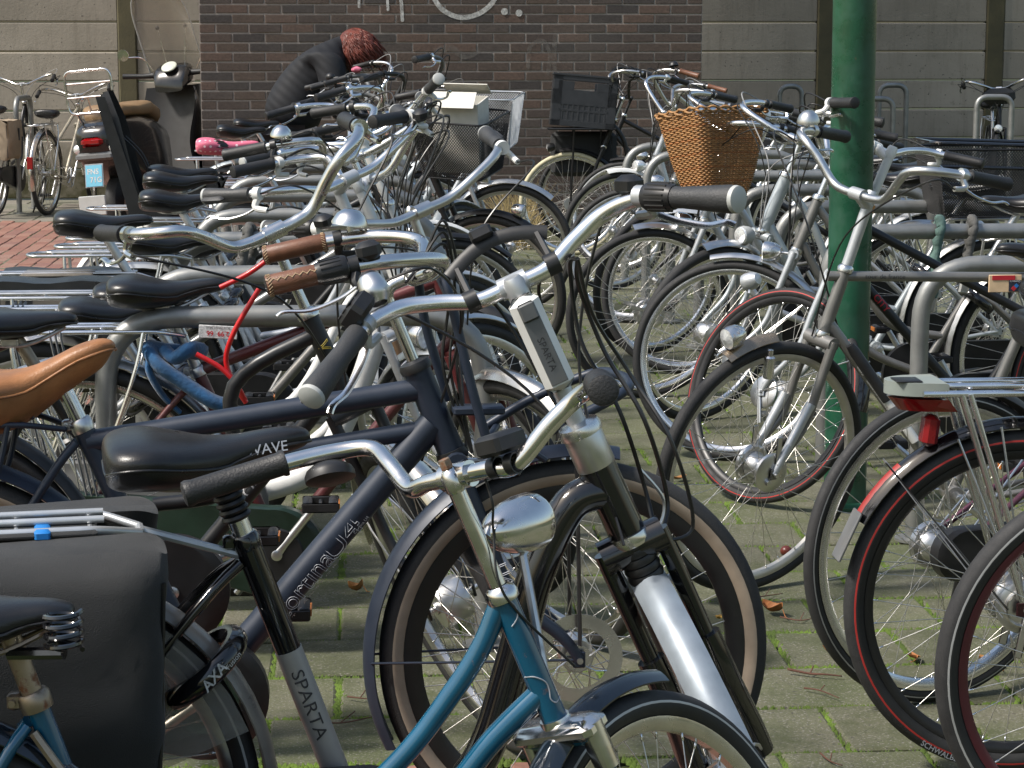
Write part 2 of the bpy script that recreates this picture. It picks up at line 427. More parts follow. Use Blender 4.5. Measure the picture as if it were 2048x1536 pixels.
# concrete slabs 30 x 30 in half bond; joints set from the photograph
TILE = .30
def tile_mesh():
    mb = MB(); a = TILE / 2 - .0045; c = .006
    def ring(z, i):
        x = a - i
        return [(-x, -x, z), (x, -x, z), (x, x, z), (-x, x, z)]
    mb.rings([ring(-.05, 0), ring(-c * .7, 0), ring(0, c)], cap0=False); return mb.mesh('slab', 20)
TM = tile_mesh()
Y_ROW0 = on_z(1500, 1507).y           # a joint between two rows
X_J0 = on_z(1672, 1458).x             # a joint in the row just beyond it
paving = tag(MB().box((0, 0, -.06), (.2, .2, .02)).build('slab_paving', SOIL), kind='structure')
paving.location = (.8, 9, 0)
tiles = []
RED_Y = on_z(1000, 1527).y; RED_X = on_z(1230, 1530).x
WALL_Y = on_z(900, 462).y; CONC_Y = on_z(30, 401).y
for r in range(-9, 52):
    yc = Y_ROW0 + (r + .5) * TILE
    if yc < 1.6 or yc > CONC_Y: continue
    for k in range(-40, 60):
        xc = X_J0 + (k + (.5 if r % 2 == 0 else 0)) * TILE
        if yc - .15 < RED_Y - .02 and xc < RED_X: continue
        u, v = pix((xc, yc, 0))
        if -260 < u < 2300 and v < 1760: tiles.append((xc, yc, u, v))
        elif abs(xc) < 7 and yc < 14: tiles.append((xc, yc, -9999, v))
def near_key(t):
    inside = (0 <= t[2] <= 2048 and t[3] <= 1536); aisle = 560 < t[2] < 2048 and t[3] > 430
    return (not (inside and aisle), t[1])
tiles.sort(key=near_key)
P0 = paving.location
far_tiles = MB()
for i, (xc, yc, u, v) in enumerate(tiles):
    rr = random.Random(int(xc * 977) * 31 + int(yc * 613))
    loc = (xc + rr.uniform(-.002, .002), yc + rr.uniform(-.002, .002), rr.uniform(-.003, .003))
    M = place(V3(loc) - P0, rr.uniform(-.006, .006) + rr.choice((0, pi / 2, pi)), rr.uniform(-.006, .006), rr.uniform(-.006, .006))
    if i < 300: obj('slab', TM, SLAB, paving, M)
    else:
        far_tiles.T = M; far_tiles.add([vv.co for vv in TM.vertices], [tuple(p.vertices) for p in TM.polygons])
far_tiles.T = None
tag(far_tiles.build('slab_field', SLAB, paving, 20), kind='stuff')

# moss growing in the joints
MOSS = mat('moss', (.080, .128, .016), .95, 0, var=.55, scale=9, bump=.6, bscale=300)
mm = MB(); rr = random.Random(3)
from mathutils import noise as mnoise
def moss_amt(x, y): return mnoise.noise((x * 1.7, y * 1.7, .3)) * .5 + mnoise.noise((x * 6, y * 6, 2)) * .35
def tuft(x, y, s):
    h = s * rr.uniform(.35, .7); a0 = rr.uniform(0, 6.28)
    vs = [(x + s * cos(a0 + k * 1.2566) * rr.uniform(.7, 1.2), y + s * sin(a0 + k * 1.2566) * rr.uniform(.7, 1.2), -.012) for k in range(5)] + [(x + rr.uniform(-.3, .3) * s, y + rr.uniform(-.3, .3) * s, h * .55)]
    mm.add(vs, [(k, (k + 1) % 5, 5) for k in range(5)])
for r in range(-2, 40):
    yj = Y_ROW0 + r * TILE
    if yj > 12: break
    step = .0045 if yj < 6 else (.008 if yj < 8 else .02)
    xa = x_at(-30, yj, 0); xb = x_at(2080, yj, 0); xb = min(xb, 4); x = xa
    while x < xb:
        x += step * rr.uniform(.6, 1.4); am = moss_amt(x, yj)
        if rr.random() < .72 + am * 1.3: tuft(x, yj + rr.gauss(0, .0040 + max(0, am) * .014), rr.uniform(.005, .0105) * (1 + max(0, am) * 1.7))
    for k in range(-14, 16):                                   # joints running away from the viewer
        xj = X_J0 + (k + (0 if r % 2 == 0 else .5)) * TILE
        if not xa < xj < xb: continue
        y = yj; f = .75 if rr.random() < .75 else .35
        while y < yj + TILE:
            y += step * rr.uniform(.5, 1.1); am = moss_amt(xj + 3, y)
            if rr.random() < f + am: tuft(xj + rr.gauss(0, .0065), y, rr.uniform(.005, .011) * (1 + max(0, am)))
tag(mm.build('moss', MOSS, None, 180), 'bright green moss growing in the joints between the slabs', 'moss', kind='stuff')

# red clinker road at the far left and a strip of it in front
CLINK = clay_mat('red_clinker', [(.235, .115, .085), (.215, .10, .075), (.26, .135, .10), (.20, .10, .08), (.245, .14, .108)], sc=60, mott=.2, dirt=((.20, .12, .09), 3, .5))
def brickmesh(name, l, w, h, c):
    return MB().box((0, 0, 0), (l, w, h), ch=c).mesh(name, 25)
KM = brickmesh('clinker', .100, .205, .07, .005)
road = tag(MB().box((0, 0, -.06), (.2, .2, .02)).build('clinker_road', SOIL), kind='structure'); road.location = (-3.0, 15, 0)
ky0 = on_z(60, 560).y; ky1 = on_z(60, 443).y
kx0 = x_at(-90, ky1, 0)
cl = []
j = 0
for j in range(int((ky1 - 8.0) / .21)):
    y = ky1 - .11 - j * .21
    for i in range(0, 60):
        x = kx0 + i * .105
        xx, yy = x, y + (.105 if i % 2 else 0)
        u, v = pix((xx, yy, 0))
        if u > 560 or yy + .1 > ky1: continue
        cl.append((xx, yy, 0 if (-40 < u < 240) else 1))
cl.sort(key=lambda t: t[2]); rest = MB(); rr = random.Random(5)
for i, (x, y, far) in enumerate(cl):
    M = place((x + 3.0 + rr.uniform(-.003, .003), y - 15 + rr.uniform(-.003, .003), -.035 + .006 + rr.uniform(-.003, .003)), rr.uniform(-.02, .02), rr.uniform(-.012, .012), rr.uniform(-.015, .015))
    if i < 260 and not far: obj('clinker', KM, CLINK, road, M)
    else:
        rest.T = M; rest.add([q.co for q in KM.vertices], [tuple(p.vertices) for p in KM.polygons])
rest.T = None
tag(rest.build('clinker_field', CLINK, road, 25), kind='stuff')
strip = tag(MB().box((0, 0, -.06), (.2, .2, .02)).build('clinker_strip', SOIL), kind='structure'); strip.location = (0, 3.5, 0)
for j in range(6):
    for i in range(30):
        x = RED_X - .055 - i * .105; y = RED_Y - .11 - j * .21 + (0 if i % 2 else -.105)
        if y > RED_Y - .1 or -1.4 > x: continue
        obj('clinker', KM, CLINK, strip, place((x, y - 3.5, -.034 + .004 + rr.uniform(-.003, .003)), rr.uniform(-.02, .02)))
# grey pavement slabs in front of the concrete wall on the left
PAVE = clay_mat('grey_pavement_slab', [(.20, .185, .155), (.17, .165, .13), (.19, .17, .14)], sc=40, mott=.2, dirt=((.08, .09, .05), 2.5, .5))
side = tag(MB().box((0, 0, -.06), (.2, .2, .02)).build('side_pavement', SOIL), kind='structure'); side.location = (-4, 18, 0)
PMs = brickmesh('pavement_slab', .59, .59, .06, .006)
y = ky1 + .30; jj = 0
while y < CONC_Y + .1:
    for i in range(14):
        x = kx0 - .9 + i * .6 + (.3 if jj % 2 else 0)
        obj('pavement_slab', PMs, PAVE, side, place((x + 4, y - 18, -.03 + .004), 0))
    y += .6; jj += 1

# ------------------------------------------------------------------ brick building
BR = clay_mat('dark_brown_brick', [(.070, .051, .041), (.060, .045, .038), (.092, .061, .047), (.046, .039, .036), (.074, .053, .041), (.064, .051, .044)],
              sc=75, mott=.42, dirt=((.13, .115, .10), 1.4, .25))
MORT = clay_mat('mortar', [(.30, .265, .235)], sc=50, mott=.22, dirt=((.19, .16, .14), 2, .5))
bx0 = x_at(399, WALL_Y, 1.4); bx1 = x_at(1404, WALL_Y, 1.4)
bw = empty('brick_building', place((bx0, WALL_Y, 0)), 'dark brown brick building with pale mortar joints behind the bicycles', 'building')
NB = 15.5; BL = (bx1 - bx0) / NB; BC = .0702
MB().box(((bx1 - bx0) / 2, 1.0 - .009, 4.2), (bx1 - bx0 - .004, 2.0, 8.4)).build('mortar_wall', MORT, bw)
FULL = MB().box((0, 0, 0), (BL - .0125, .03, BC - .0125), ch=.0022).mesh('brick', 25)
HALF = MB().box((0, 0, 0), (BL / 2 - .0125, .03, BC - .0125), ch=.0022).mesh('brick_half', 25)
bl = []
for c in range(119):
    z = BC * (c + .5)
    if c % 2 == 0: seq = [(BL * (i + .5), FULL) for i in range(15)] + [(BL * 15.25, HALF)]
    else: seq = [(BL * .25, HALF)] + [(BL * (i + 1), FULL) for i in range(15)]
    bl += [(x, z, me) for x, me in seq]
bl.sort(key=lambda t: (0 if .42 < t[1] < 1.80 else 1, -t[1] if t[1] < 1.8 else t[1])); rest = MB(); rr = random.Random(11)
for i, (x, z, me) in enumerate(bl):
    M = place((x + rr.uniform(-.002, .002), rr.uniform(-.0025, .0025), z + rr.uniform(-.0015, .0015)), rr.uniform(-.004, .004), 0, rr.uniform(-.005, .005))
    if i < 300: obj('brick', me, BR, bw, M)
    else: rest.T = M; rest.add([q.co for q in me.vertices], [tuple(p.vertices) for p in me.polygons])
rest.T = None
tag(rest.build('brickwork', BR, bw, 25), kind='stuff')
# pale graffiti: a big loop, drips and two dots, running out of the top of the picture
def worn_paint(name, col, lo, hi):
    m = mat(name, col, .85, 0, var=.3, scale=45); nt = m.node_tree; n = nt.nodes; l = nt.links
    tr = n.new('ShaderNodeBsdfTransparent'); mx = n.new('ShaderNodeMixShader'); nz = n.new('ShaderNodeTexNoise'); nz.inputs['Scale'].default_value = 34; nz.inputs['Detail'].default_value = 8; nz.inputs['Roughness'].default_value = .7
    tc = n.new('ShaderNodeTexCoord'); l.new(tc.outputs['Object'], nz.inputs['Vector']); r = n.new('ShaderNodeMapRange'); r.inputs[1].default_value = .35; r.inputs[2].default_value = .62; r.inputs[3].default_value = lo; r.inputs[4].default_value = hi
    l.new(nz.outputs['Fac'], r.inputs[0]); l.new(r.outputs[0], mx.inputs[0]); l.new(tr.outputs[0], mx.inputs[1]); l.new(n['Principled BSDF'].outputs[0], mx.inputs[2]); l.new(mx.outputs[0], n['Material Output'].inputs[0]); return m
CHALK = worn_paint('white_spray_paint', (.50, .50, .48), .35, .95)
FAINT = worn_paint('faded_spray_paint', (.20, .185, .165), .0, .42)
def wallp(u, v): p = on_y(u, v, WALL_Y - .019); return V3((p.x - bx0, p.y - WALL_Y, p.z))
def stroke(pts, w, name='graffiti_stroke', m=CHALK, k=8):
    P = smooth_path([wallp(*p) for p in pts], k); L = []; Rr = []
    for i, p in enumerate(P):
        t = (P[min(i + 1, len(P) - 1)] - P[max(i - 1, 0)]).normalized(); nrm = V3((-t.z, 0, t.x))
        e = w * .5 * (1 if 0 < i < len(P) - 1 else .5)
        L.append(p + nrm * e); Rr.append(p - nrm * e)
    mb = MB()
    mb.rings([L, Rr], closed_ring=False, cap0=False, cap1=False); mb.build(name, m, bw, 180)
stroke([(857, -34), (866, -8), (886, 20), (922, 35), (958, 27), (985, 5), (1000, -30)], .036)
stroke([(718, -30), (718, -5), (718, 16)], .020); stroke([(774, -30), (775, 0), (776, 22)], .020); stroke([(800, -30), (803, 10), (805, 44)], .026)
stroke([(706, -6), (740, -12), (776, -20)], .03)
for (u, v) in ((1009, 23), (1038, 26)):
    c = wallp(u, v); mb = MB(); mb.plate([c + V3((cos(a * pi / 6) * .026, 0, sin(a * pi / 6) * .026)) for a in range(12)], (0, 1, 0), .002); mb.build('graffiti_dot', CHALK, bw)
stroke([(1056, 140), (1060, 95), (1085, 82), (1100, 110), (1095, 150)], .03, 'faded_graffiti_stroke', FAINT)
stroke([(868, 105), (900, 96), (930, 112), (960, 98)], .05, 'faded_graffiti_stroke', FAINT)
stroke([(1112, 60), (1108, 110), (1112, 170)], .035, 'faded_graffiti_stroke', FAINT)

# ------------------------------------------------------------------ concrete panel wall
def conc_mat():
    m = bpy.data.materials.new('weathered_concrete_panel'); m.use_nodes = True
    nt = m.node_tree; n = nt.nodes; l = nt.links; b = n['Principled BSDF']
    geo = n.new('ShaderNodeNewGeometry'); oi = n.new('ShaderNodeObjectInfo'); sp = n.new('ShaderNodeSeparateXYZ'); l.new(geo.outputs['Position'], sp.inputs[0])
    def noise(sc, det=7, rough=.65, stretch=None):
        z = n.new('ShaderNodeTexNoise'); z.inputs['Scale'].default_value = sc; z.inputs['Detail'].default_value = det; z.inputs['Roughness'].default_value = rough
        if stretch:
            mp = n.new('ShaderNodeMapping'); mp.inputs['Scale'].default_value = stretch; l.new(geo.outputs['Position'], mp.inputs[0]); l.new(mp.outputs[0], z.inputs['Vector'])
        else: l.new(geo.outputs['Position'], z.inputs['Vector'])
        return z.outputs['Fac']
    def ramp(fac, a, b_, o=1.0):
        r = n.new('ShaderNodeMapRange'); r.inputs[1].default_value = a; r.inputs[2].default_value = b_; r.inputs[4].default_value = o; l.new(fac, r.inputs[0]); return r.outputs[0]
    def mixc(f, A, B, blend='MIX'):
        x = n.new('ShaderNodeMix'); x.data_type = 'RGBA'; x.blend_type = blend
        for k, val in (('A', A), ('B', B)):
            if isinstance(val, tuple): x.inputs[k].default_value = (*val, 1)
            else: l.new(val, x.inputs[k])
        if isinstance(f, float): x.inputs['Factor'].default_value = f
        else: l.new(f, x.inputs['Factor'])
        return x.outputs['Result']
    c = mixc(ramp(noise(1.3), .35, .65), (.335, .298, .248), (.262, .234, .192))
    c = mixc(ramp(noise(3.0, 8, .7, (4.5, 1, .35)), .52, .72, .55), c, (.165, .145, .115))     # run-off streaks
    c = mixc(ramp(noise(34, 3, .5), .66, .72, .8), c, (.05, .045, .04))                        # pits
    c = mixc(ramp(noise(11, 6, .7), .60, .70, .35), c, (.085, .08, .06))
    mossf = n.new('ShaderNodeMapRange'); mossf.inputs[1].default_value = .62; mossf.inputs[2].default_value = .22; l.new(sp.outputs['Z'], mossf.inputs[0])
    mm_ = n.new('ShaderNodeMath'); mm_.operation = 'MULTIPLY'; l.new(mossf.outputs[0], mm_.inputs[0]); l.new(ramp(noise(4.0), .25, .6), mm_.inputs[1])
    c = mixc(mm_.outputs[0], c, (.052, .050, .018))                                            # algae rising from the ground
    vr = n.new('ShaderNodeMapRange'); vr.inputs[3].default_value = .86; vr.inputs[4].default_value = 1.12; l.new(oi.outputs['Random'], vr.inputs[0])
    c = mixc(1.0, c, vr.outputs[0], 'MULTIPLY')
    l.new(c, b.inputs['Base Color']); b.inputs['Roughness'].default_value = .9
    bp = n.new('ShaderNodeBump'); bp.inputs['Strength'].default_value = .4; bp.inputs['Distance'].default_value = .006
    l.new(noise(38), bp.inputs['Height']); l.new(bp.outputs[0], b.inputs['Normal'])
    return m
CONC = conc_mat()
POSTM = mat('mossy_post_concrete', (.085, .075, .042), .92, 0, var=.3, scale=5, bump=.5, bscale=60)
PH = .2605
def conc_wall(u_posts, label, x_from, x_to, zoff):
    xs = [x_at(u, CONC_Y, 1.3) for u in u_posts]
    xs = sorted(xs); cw = empty('concrete_wall', place((xs[0], CONC_Y, 0)), label, 'wall')
    ends = [x_from] + xs + [x_to]
    for a, b in zip(ends[:-1], ends[1:]):
        w = b - a - .16
        if w < .1: continue
        me = MB().box((0, 0, 0), (w, .06, PH - .008), ch=.010).mesh('panel', 25)
        for k in range(13):
            z = zoff + PH * (k + .5)
            obj('panel', me, CONC, cw, place(((a + b) / 2 - xs[0], random.uniform(-.004, .004), z), 0, 0, random.uniform(-.0025, .0025)))
    pm = MB().box((0, 0, 1.62), (.165, .14, 3.3), ch=.012).mesh('post', 25)
    for x in xs: obj('post', pm, POSTM, cw, place((x - xs[0], .02, 0)))
    return cw
zl = .015
conc_wall([-118, 256], 'pale weathered concrete panel wall left of the brick building', x_at(-420, CONC_Y, 1.3), bx0 + .6, zl)
conc_wall([1300, 1650, 1987, 2330], 'shaded brown concrete panel wall right of the brick building', bx1 - .6, x_at(2600, CONC_Y, 1.3), zl)

# ------------------------------------------------------------------ green lamp post
GREENP = mat('dark_green_pole_paint', (.006, .0605, .030), .26, 0, var=.35, scale=7, coat=.3, dust=.55, dcol=(.035, .10, .07), rust=.05, bump=.15, bscale=40)
pb = on_z(1692, 1012)
py_ = pb.y; pxx = x_at(1697, py_, .5)
pole = empty('lamp_post', place((pxx, py_, 0), 0, 0, radians(-.25)), 'tall dark green painted metal post standing among the right-hand bicycles', 'post')
pr = .066
MB().lathe([(pr, 0), (pr, 1.1), (pr * .985, 3.2), (pr * .95, 6.0), (0.0, 6.02)], n=40).build('shaft', GREENP, pole)
MB().lathe([(pr + .001, .0), (pr + .028, .0), (pr + .028, .012), (pr + .004, .022), (pr + .001, .022)], n=40).build('collar', GREENP, pole)

# ------------------------------------------------------------------ tube racks
def staple(x0, x1, y, h, label, group, rz=0.0, tube=.0258, rad=.17):
    t = tag(MB(), ) if False else None
    xm = (x0 + x1) / 2; hw = abs(x1 - x0) / 2
    P = fillet([(-hw, 0, -.05), (-hw, 0, h - tube), (hw, 0, h - tube), (hw, 0, -.05)], rad, 9)
    o = MB().tube(P, tube, 16).build('bicycle_rack', RACKM)
    o.matrix_basis = place((xm, y, 0), rz); tag(o, label, 'rack', group)
    for s in (-1, 1):
        f = MB().lathe([(tube + .001, .003), (tube + .030, .003), (tube + .030, .011), (tube + .001, .013)], (s * hw, 0, 0), n=20).build('base_plate', RACKM, o)
    return o
ordn = ['nearest', 'second nearest', 'third nearest', 'fourth nearest', 'fifth', 'sixth', 'seventh', 'eighth', 'ninth', 'tenth']
def depth_y(v, z, u):
    return on_z(u, v, z).y
RH = .83
LY = [depth_y(v, RH - .024, 640) for v in (630, 547, 477)]
dl = .96
while len(LY) < 8: LY.append(LY[-1] + dl)
LX0 = x_at(215, LY[0], .5); LX1 = x_at(970, LY[0], .4)
for i, y in enumerate(LY):
    staple(LX0, LX1, y, RH, 'grey tube rack in the left row, %s to the viewer' % ordn[i] if i < 4 else 'grey tube rack in the left row, %s from the front' % ordn[i], 'tube racks of the left row', random.uniform(-.01, .01))
RY0 = depth_y(528, RH - .024, 1950); RX0 = x_at(1838, RY0, .5)
RYs = [RY0] + [depth_y(v, RH - .024, 1850) for v in (462, 412)]
while len(RYs) < 8: RYs.append(RYs[-1] + .93)
for i, y in enumerate(RYs):
    x0 = RX0 + (0 if i != 1 else -.04)
    staple(x0, x0 + .86, y, RH, 'grey tube rack in the right row, %s to the viewer' % ordn[i] if i < 4 else 'grey tube rack in the right row, %s from the front' % ordn[i], 'tube racks of the right row', random.uniform(-.01, .01))
# ------------------------------------------------------------------ bicycle kit
_C = {}
def tyre_mesh(R, tw):
    k = ('tyre', R, tw)
    if k in _C: return _C[k]
    rc = R - tw / 2; prof = []; mis = []
    angs = [-150, -125, -100, -88, -78, -62, -44, -22, 0, 22, 44, 62, 78, 88, 100, 125, 150]
    for a in angs:
        t = radians(a); rr_ = tw / 2
        prof.append((rc + rr_ * cos(t), rr_ * sin(t)))
    for a, b in zip(angs[:-1], angs[1:]):
        m = abs((a + b) / 2); mis.append(0 if m < 77 else (2 if 78 < m < 88 else 1))
    mb = MB().lathe(prof, ax=(0, 1, 0), n=88, mis=mis)
    _C[k] = mb.mesh('tyre', 60); return _C[k]
def rim_mesh(R, tw, deep=.016):
    k = ('rim', R, tw, deep)
    if k in _C: return _C[k]
    o = R - tw + .003; w = .0125
    prof = [(o, -w), (o - .003, -w), (o - deep * .8, -w * .9), (o - deep - .003, -w * .45), (o - deep - .003, w * .45), (o - deep * .8, w * .9), (o - .003, w), (o, w), (o - .006, 0)]
    _C[k] = MB().lathe(prof, ax=(0, 1, 0), n=88, close=True).mesh('rim', 35); return _C[k]
def spoke_mesh(R, tw, fr=.024, fw=.030, n=36, rad=.00105):
    k = ('spk', R, tw, fr, fw, n, rad)
    if k in _C: return _C[k]
    mb = MB(); ro = R - tw - .012
    for i in range(n):
        a = 2 * pi * i / n; side = 1 if i % 2 else -1; off = radians(62) * (1 if (i // 2) % 2 else -1)
        p0 = V3((fr * cos(a + off), side * fw, fr * sin(a + off))); p1 = V3((ro * cos(a), side * .004, ro * sin(a)))
        mb.tube([p0, p1], rad, 4, caps=False)
        q = p1 + (p0 - p1).normalized() * .014; mb.tube([q, p1], rad * 1.9, 5, mi=1)
    _C[k] = mb.mesh('spokes', 180); return _C[k]
def hub_mesh(kind):
    k = ('hub', kind)
    if k in _C: return _C[k]
    mb = MB(); ax = (0, 1, 0)
    mb.lathe([(.0, -.066), (.0055, -.066), (.0055, -.05), (.009, -.05), (.009, -.046), (.006, -.046), (.006, -.036), (.013, -.036), (.013, -.031)], ax=ax, n=16)
    mb.lathe([(.013, .031), (.013, .036), (.006, .036), (.006, .046), (.009, .046), (.009, .05), (.0055, .05), (.0055, .066), (0, .066)], ax=ax, n=16)
    if kind == 'small': mb.lathe([(.013, -.031), (.027, -.031), (.027, -.027), (.016, -.02), (.013, 0), (.016, .02), (.027, .027), (.027, .031), (.013, .031)], ax=ax, n=24)
    elif kind == 'dynamo': mb.lathe([(.013, -.031), (.044, -.031), (.047, -.026), (.047, .026), (.044, .031), (.013, .031)], ax=ax, n=32)
    elif kind == 'drum':
        for sg in (1,):
            mb.lathe([(.013, -.031), (.034, -.031), (.036, -.026), (.032, -.02), (.032, .02), (.036, .026), (.034, .031), (.013, .031)], ax=ax, n=32)
            for d in (-1, 1):
                mb.lathe([(.012, d * .030), (.048, d * .030), (.052, d * .034), (.052, d * .043), (.046, d * .046), (.02, d * .047), (.012, d * .047)][::d], ax=ax, n=36)
                mb.lathe([(.006, d * .046), (.009, d * .046), (.009, d * .056), (.001, d * .057)][::d], (.022, 0, .014), ax, 10)
                mb.box((-.05, d * .049, -.012), (.10, .005, .016), ch=.002)
    elif kind == 'motor':
        mb.lathe([(.013, -.034), (.060, -.034), (.072, -.028), (.076, -.012), (.076, .012), (.072, .028), (.060, .034), (.013, .034)], ax=ax, n=40)
    elif kind == 'disc':
        mb.lathe([(.013, -.031), (.030, -.031), (.030, -.026), (.018, -.018), (.018, .018), (.030, .026), (.030, .031), (.013, .031)], ax=ax, n=28)
    _C[k] = mb.mesh('hub', 35); return _C[k]
def disc_mesh():
    if 'disc' in _C: return _C['disc']
    mb = MB(); n = 96
    mb.lathe([(.056, -.041), (.080, -.041), (.080, -.043), (.056, -.043)], ax=(0, 1, 0), n=n, close=True)
    for i in range(6):
        a = i * pi / 3; b = a + .42
        mb.tube([(.02 * cos(a), -.042, .02 * sin(a)), (.04 * cos((a + b) / 2), -.042, .04 * sin((a + b) / 2)), (.057 * cos(b), -.042, .057 * sin(b))], .0035, 4, flat=.3)
    mb.lathe([(.008, -.0415), (.024, -.0415), (.024, -.0425), (.008, -.0425)], ax=(0, 1, 0), n=24, close=True)
    _C['disc'] = mb.mesh('disc', 30); return _C['disc']

SAD = {
 'comfort': [(-.130, .030, .040, .030), (-.126, .070, .050, .052), (-.110, .098, .057, .066), (-.075, .108, .058, .070), (-.035, .094, .050, .064), (.005, .066, .042, .054), (.045, .042, .040, .046), (.085, .031, .043, .042), (.118, .026, .044, .040), (.138, .019, .040, .034), (.146, .008, .033, .024)],
 'leather': [(-.138, .030, .030, .020), (-.132, .075, .046, .060), (-.115, .100, .053, .090), (-.075, .104, .046, .104), (-.03, .080, .036, .094), (.015, .052, .036, .078), (.06, .038, .048, .070), (.10, .032, .062, .064), (.135, .027, .068, .054), (.155, .015, .064, .034), (.162, .006, .056, .020)],
 'spring': [(-.125, .060, .030, .022), (-.120, .095, .046, .046), (-.10, .112, .050, .056), (-.06, .114, .050, .056), (-.02, .096, .047, .050), (.02, .066, .044, .044), (.06, .040, .043, .040), (.095, .028, .042, .036), (.118, .019, .037, .028), (.124, .008, .030, .018)],
}
def saddle_mesh(style):
    k = ('sad', style)
    if k in _C: return _C[k]
    R = []
    st = SAD[style]; P = []
    for c in range(4):
        pass
    # resample the stations smoothly
    pts = smooth_path([V3((a, b, c)) for a, b, c, d in st], 3); dep = smooth_path([V3((a, d, 0)) for a, b, c, d in st], 3)
    for p, q in zip(pts, dep):
        x, w, zt = p; d = q.y; ring = []
        for i in range(20):
            t = 2 * pi * i / 20; cy, sz = cos(t), sin(t)
            y = w * (abs(cy) ** .85) * (1 if cy > 0 else -1)
            if sz >= 0: z = zt - .026 * (1 - sz ** .8) * min(1, w / .05)
            else: z = zt - .026 * min(1, w / .05) - (d - .02) * (abs(sz) ** .7); y *= (1 - .10 * abs(sz))
            ring.append((x, y, z))
        R.append(ring)
    mb = MB(); mb.rings(R)
    lo = [V3(r_[0]) - V3((0, 0, .006)) for r_ in R]; hi = [V3(r_[10]) - V3((0, 0, .006)) for r_ in R]
    mp = MB().tube(lo + hi[::-1], .0022, 6, loop=True)
    _C[('pip', style)] = mp.mesh('piping', 60)
    _C[k] = mb.mesh('saddle', 50); return _C[k]

BARS = {
 'vee': [(0, 0, 0), (0, .06, 0), (.015, .12, .02), (.015, .18, .04), (-.02, .235, .05), (-.08, .285, .045), (-.175, .36, .03)],
 'veetour': [(0, 0, 0), (0, .055, 0), (.008, .095, .0), (.02, .145, .045), (.03, .185, .075), (.012, .23, .078), (-.05, .285, .06), (-.15, .37, .02)],
 'dutch': [(0, 0, 0), (0, .05, 0), (.040, .12, .03), (.065, .20, .06), (.03, .265, .07), (-.08, .29, .06), (-.25, .30, .02)],
 'tour': [(0, 0, 0), (0, .055, 0), (.0, .10, .012), (.012, .15, .065), (.022, .19, .10), (.0, .24, .112), (-.07, .275, .105), (-.215, .30, .075)],
 'flat': [(0, 0, 0), (0, .08, 0), (.008, .16, .03), (-.005, .23, .05), (-.05, .275, .05), (-.155, .32, .04)],
 'high': [(0, 0, 0), (0, .05, .0), (.03, .12, .07), (.045, .19, .14), (-.01, .245, .165), (-.12, .265, .16), (-.27, .27, .12)],
 'u4': [(0, 0, 0), (0, .06, 0), (.03, .14, .02), (.03, .22, .045), (-.04, .275, .05), (-.13, .295, .04), (-.25, .305, .015)],
}
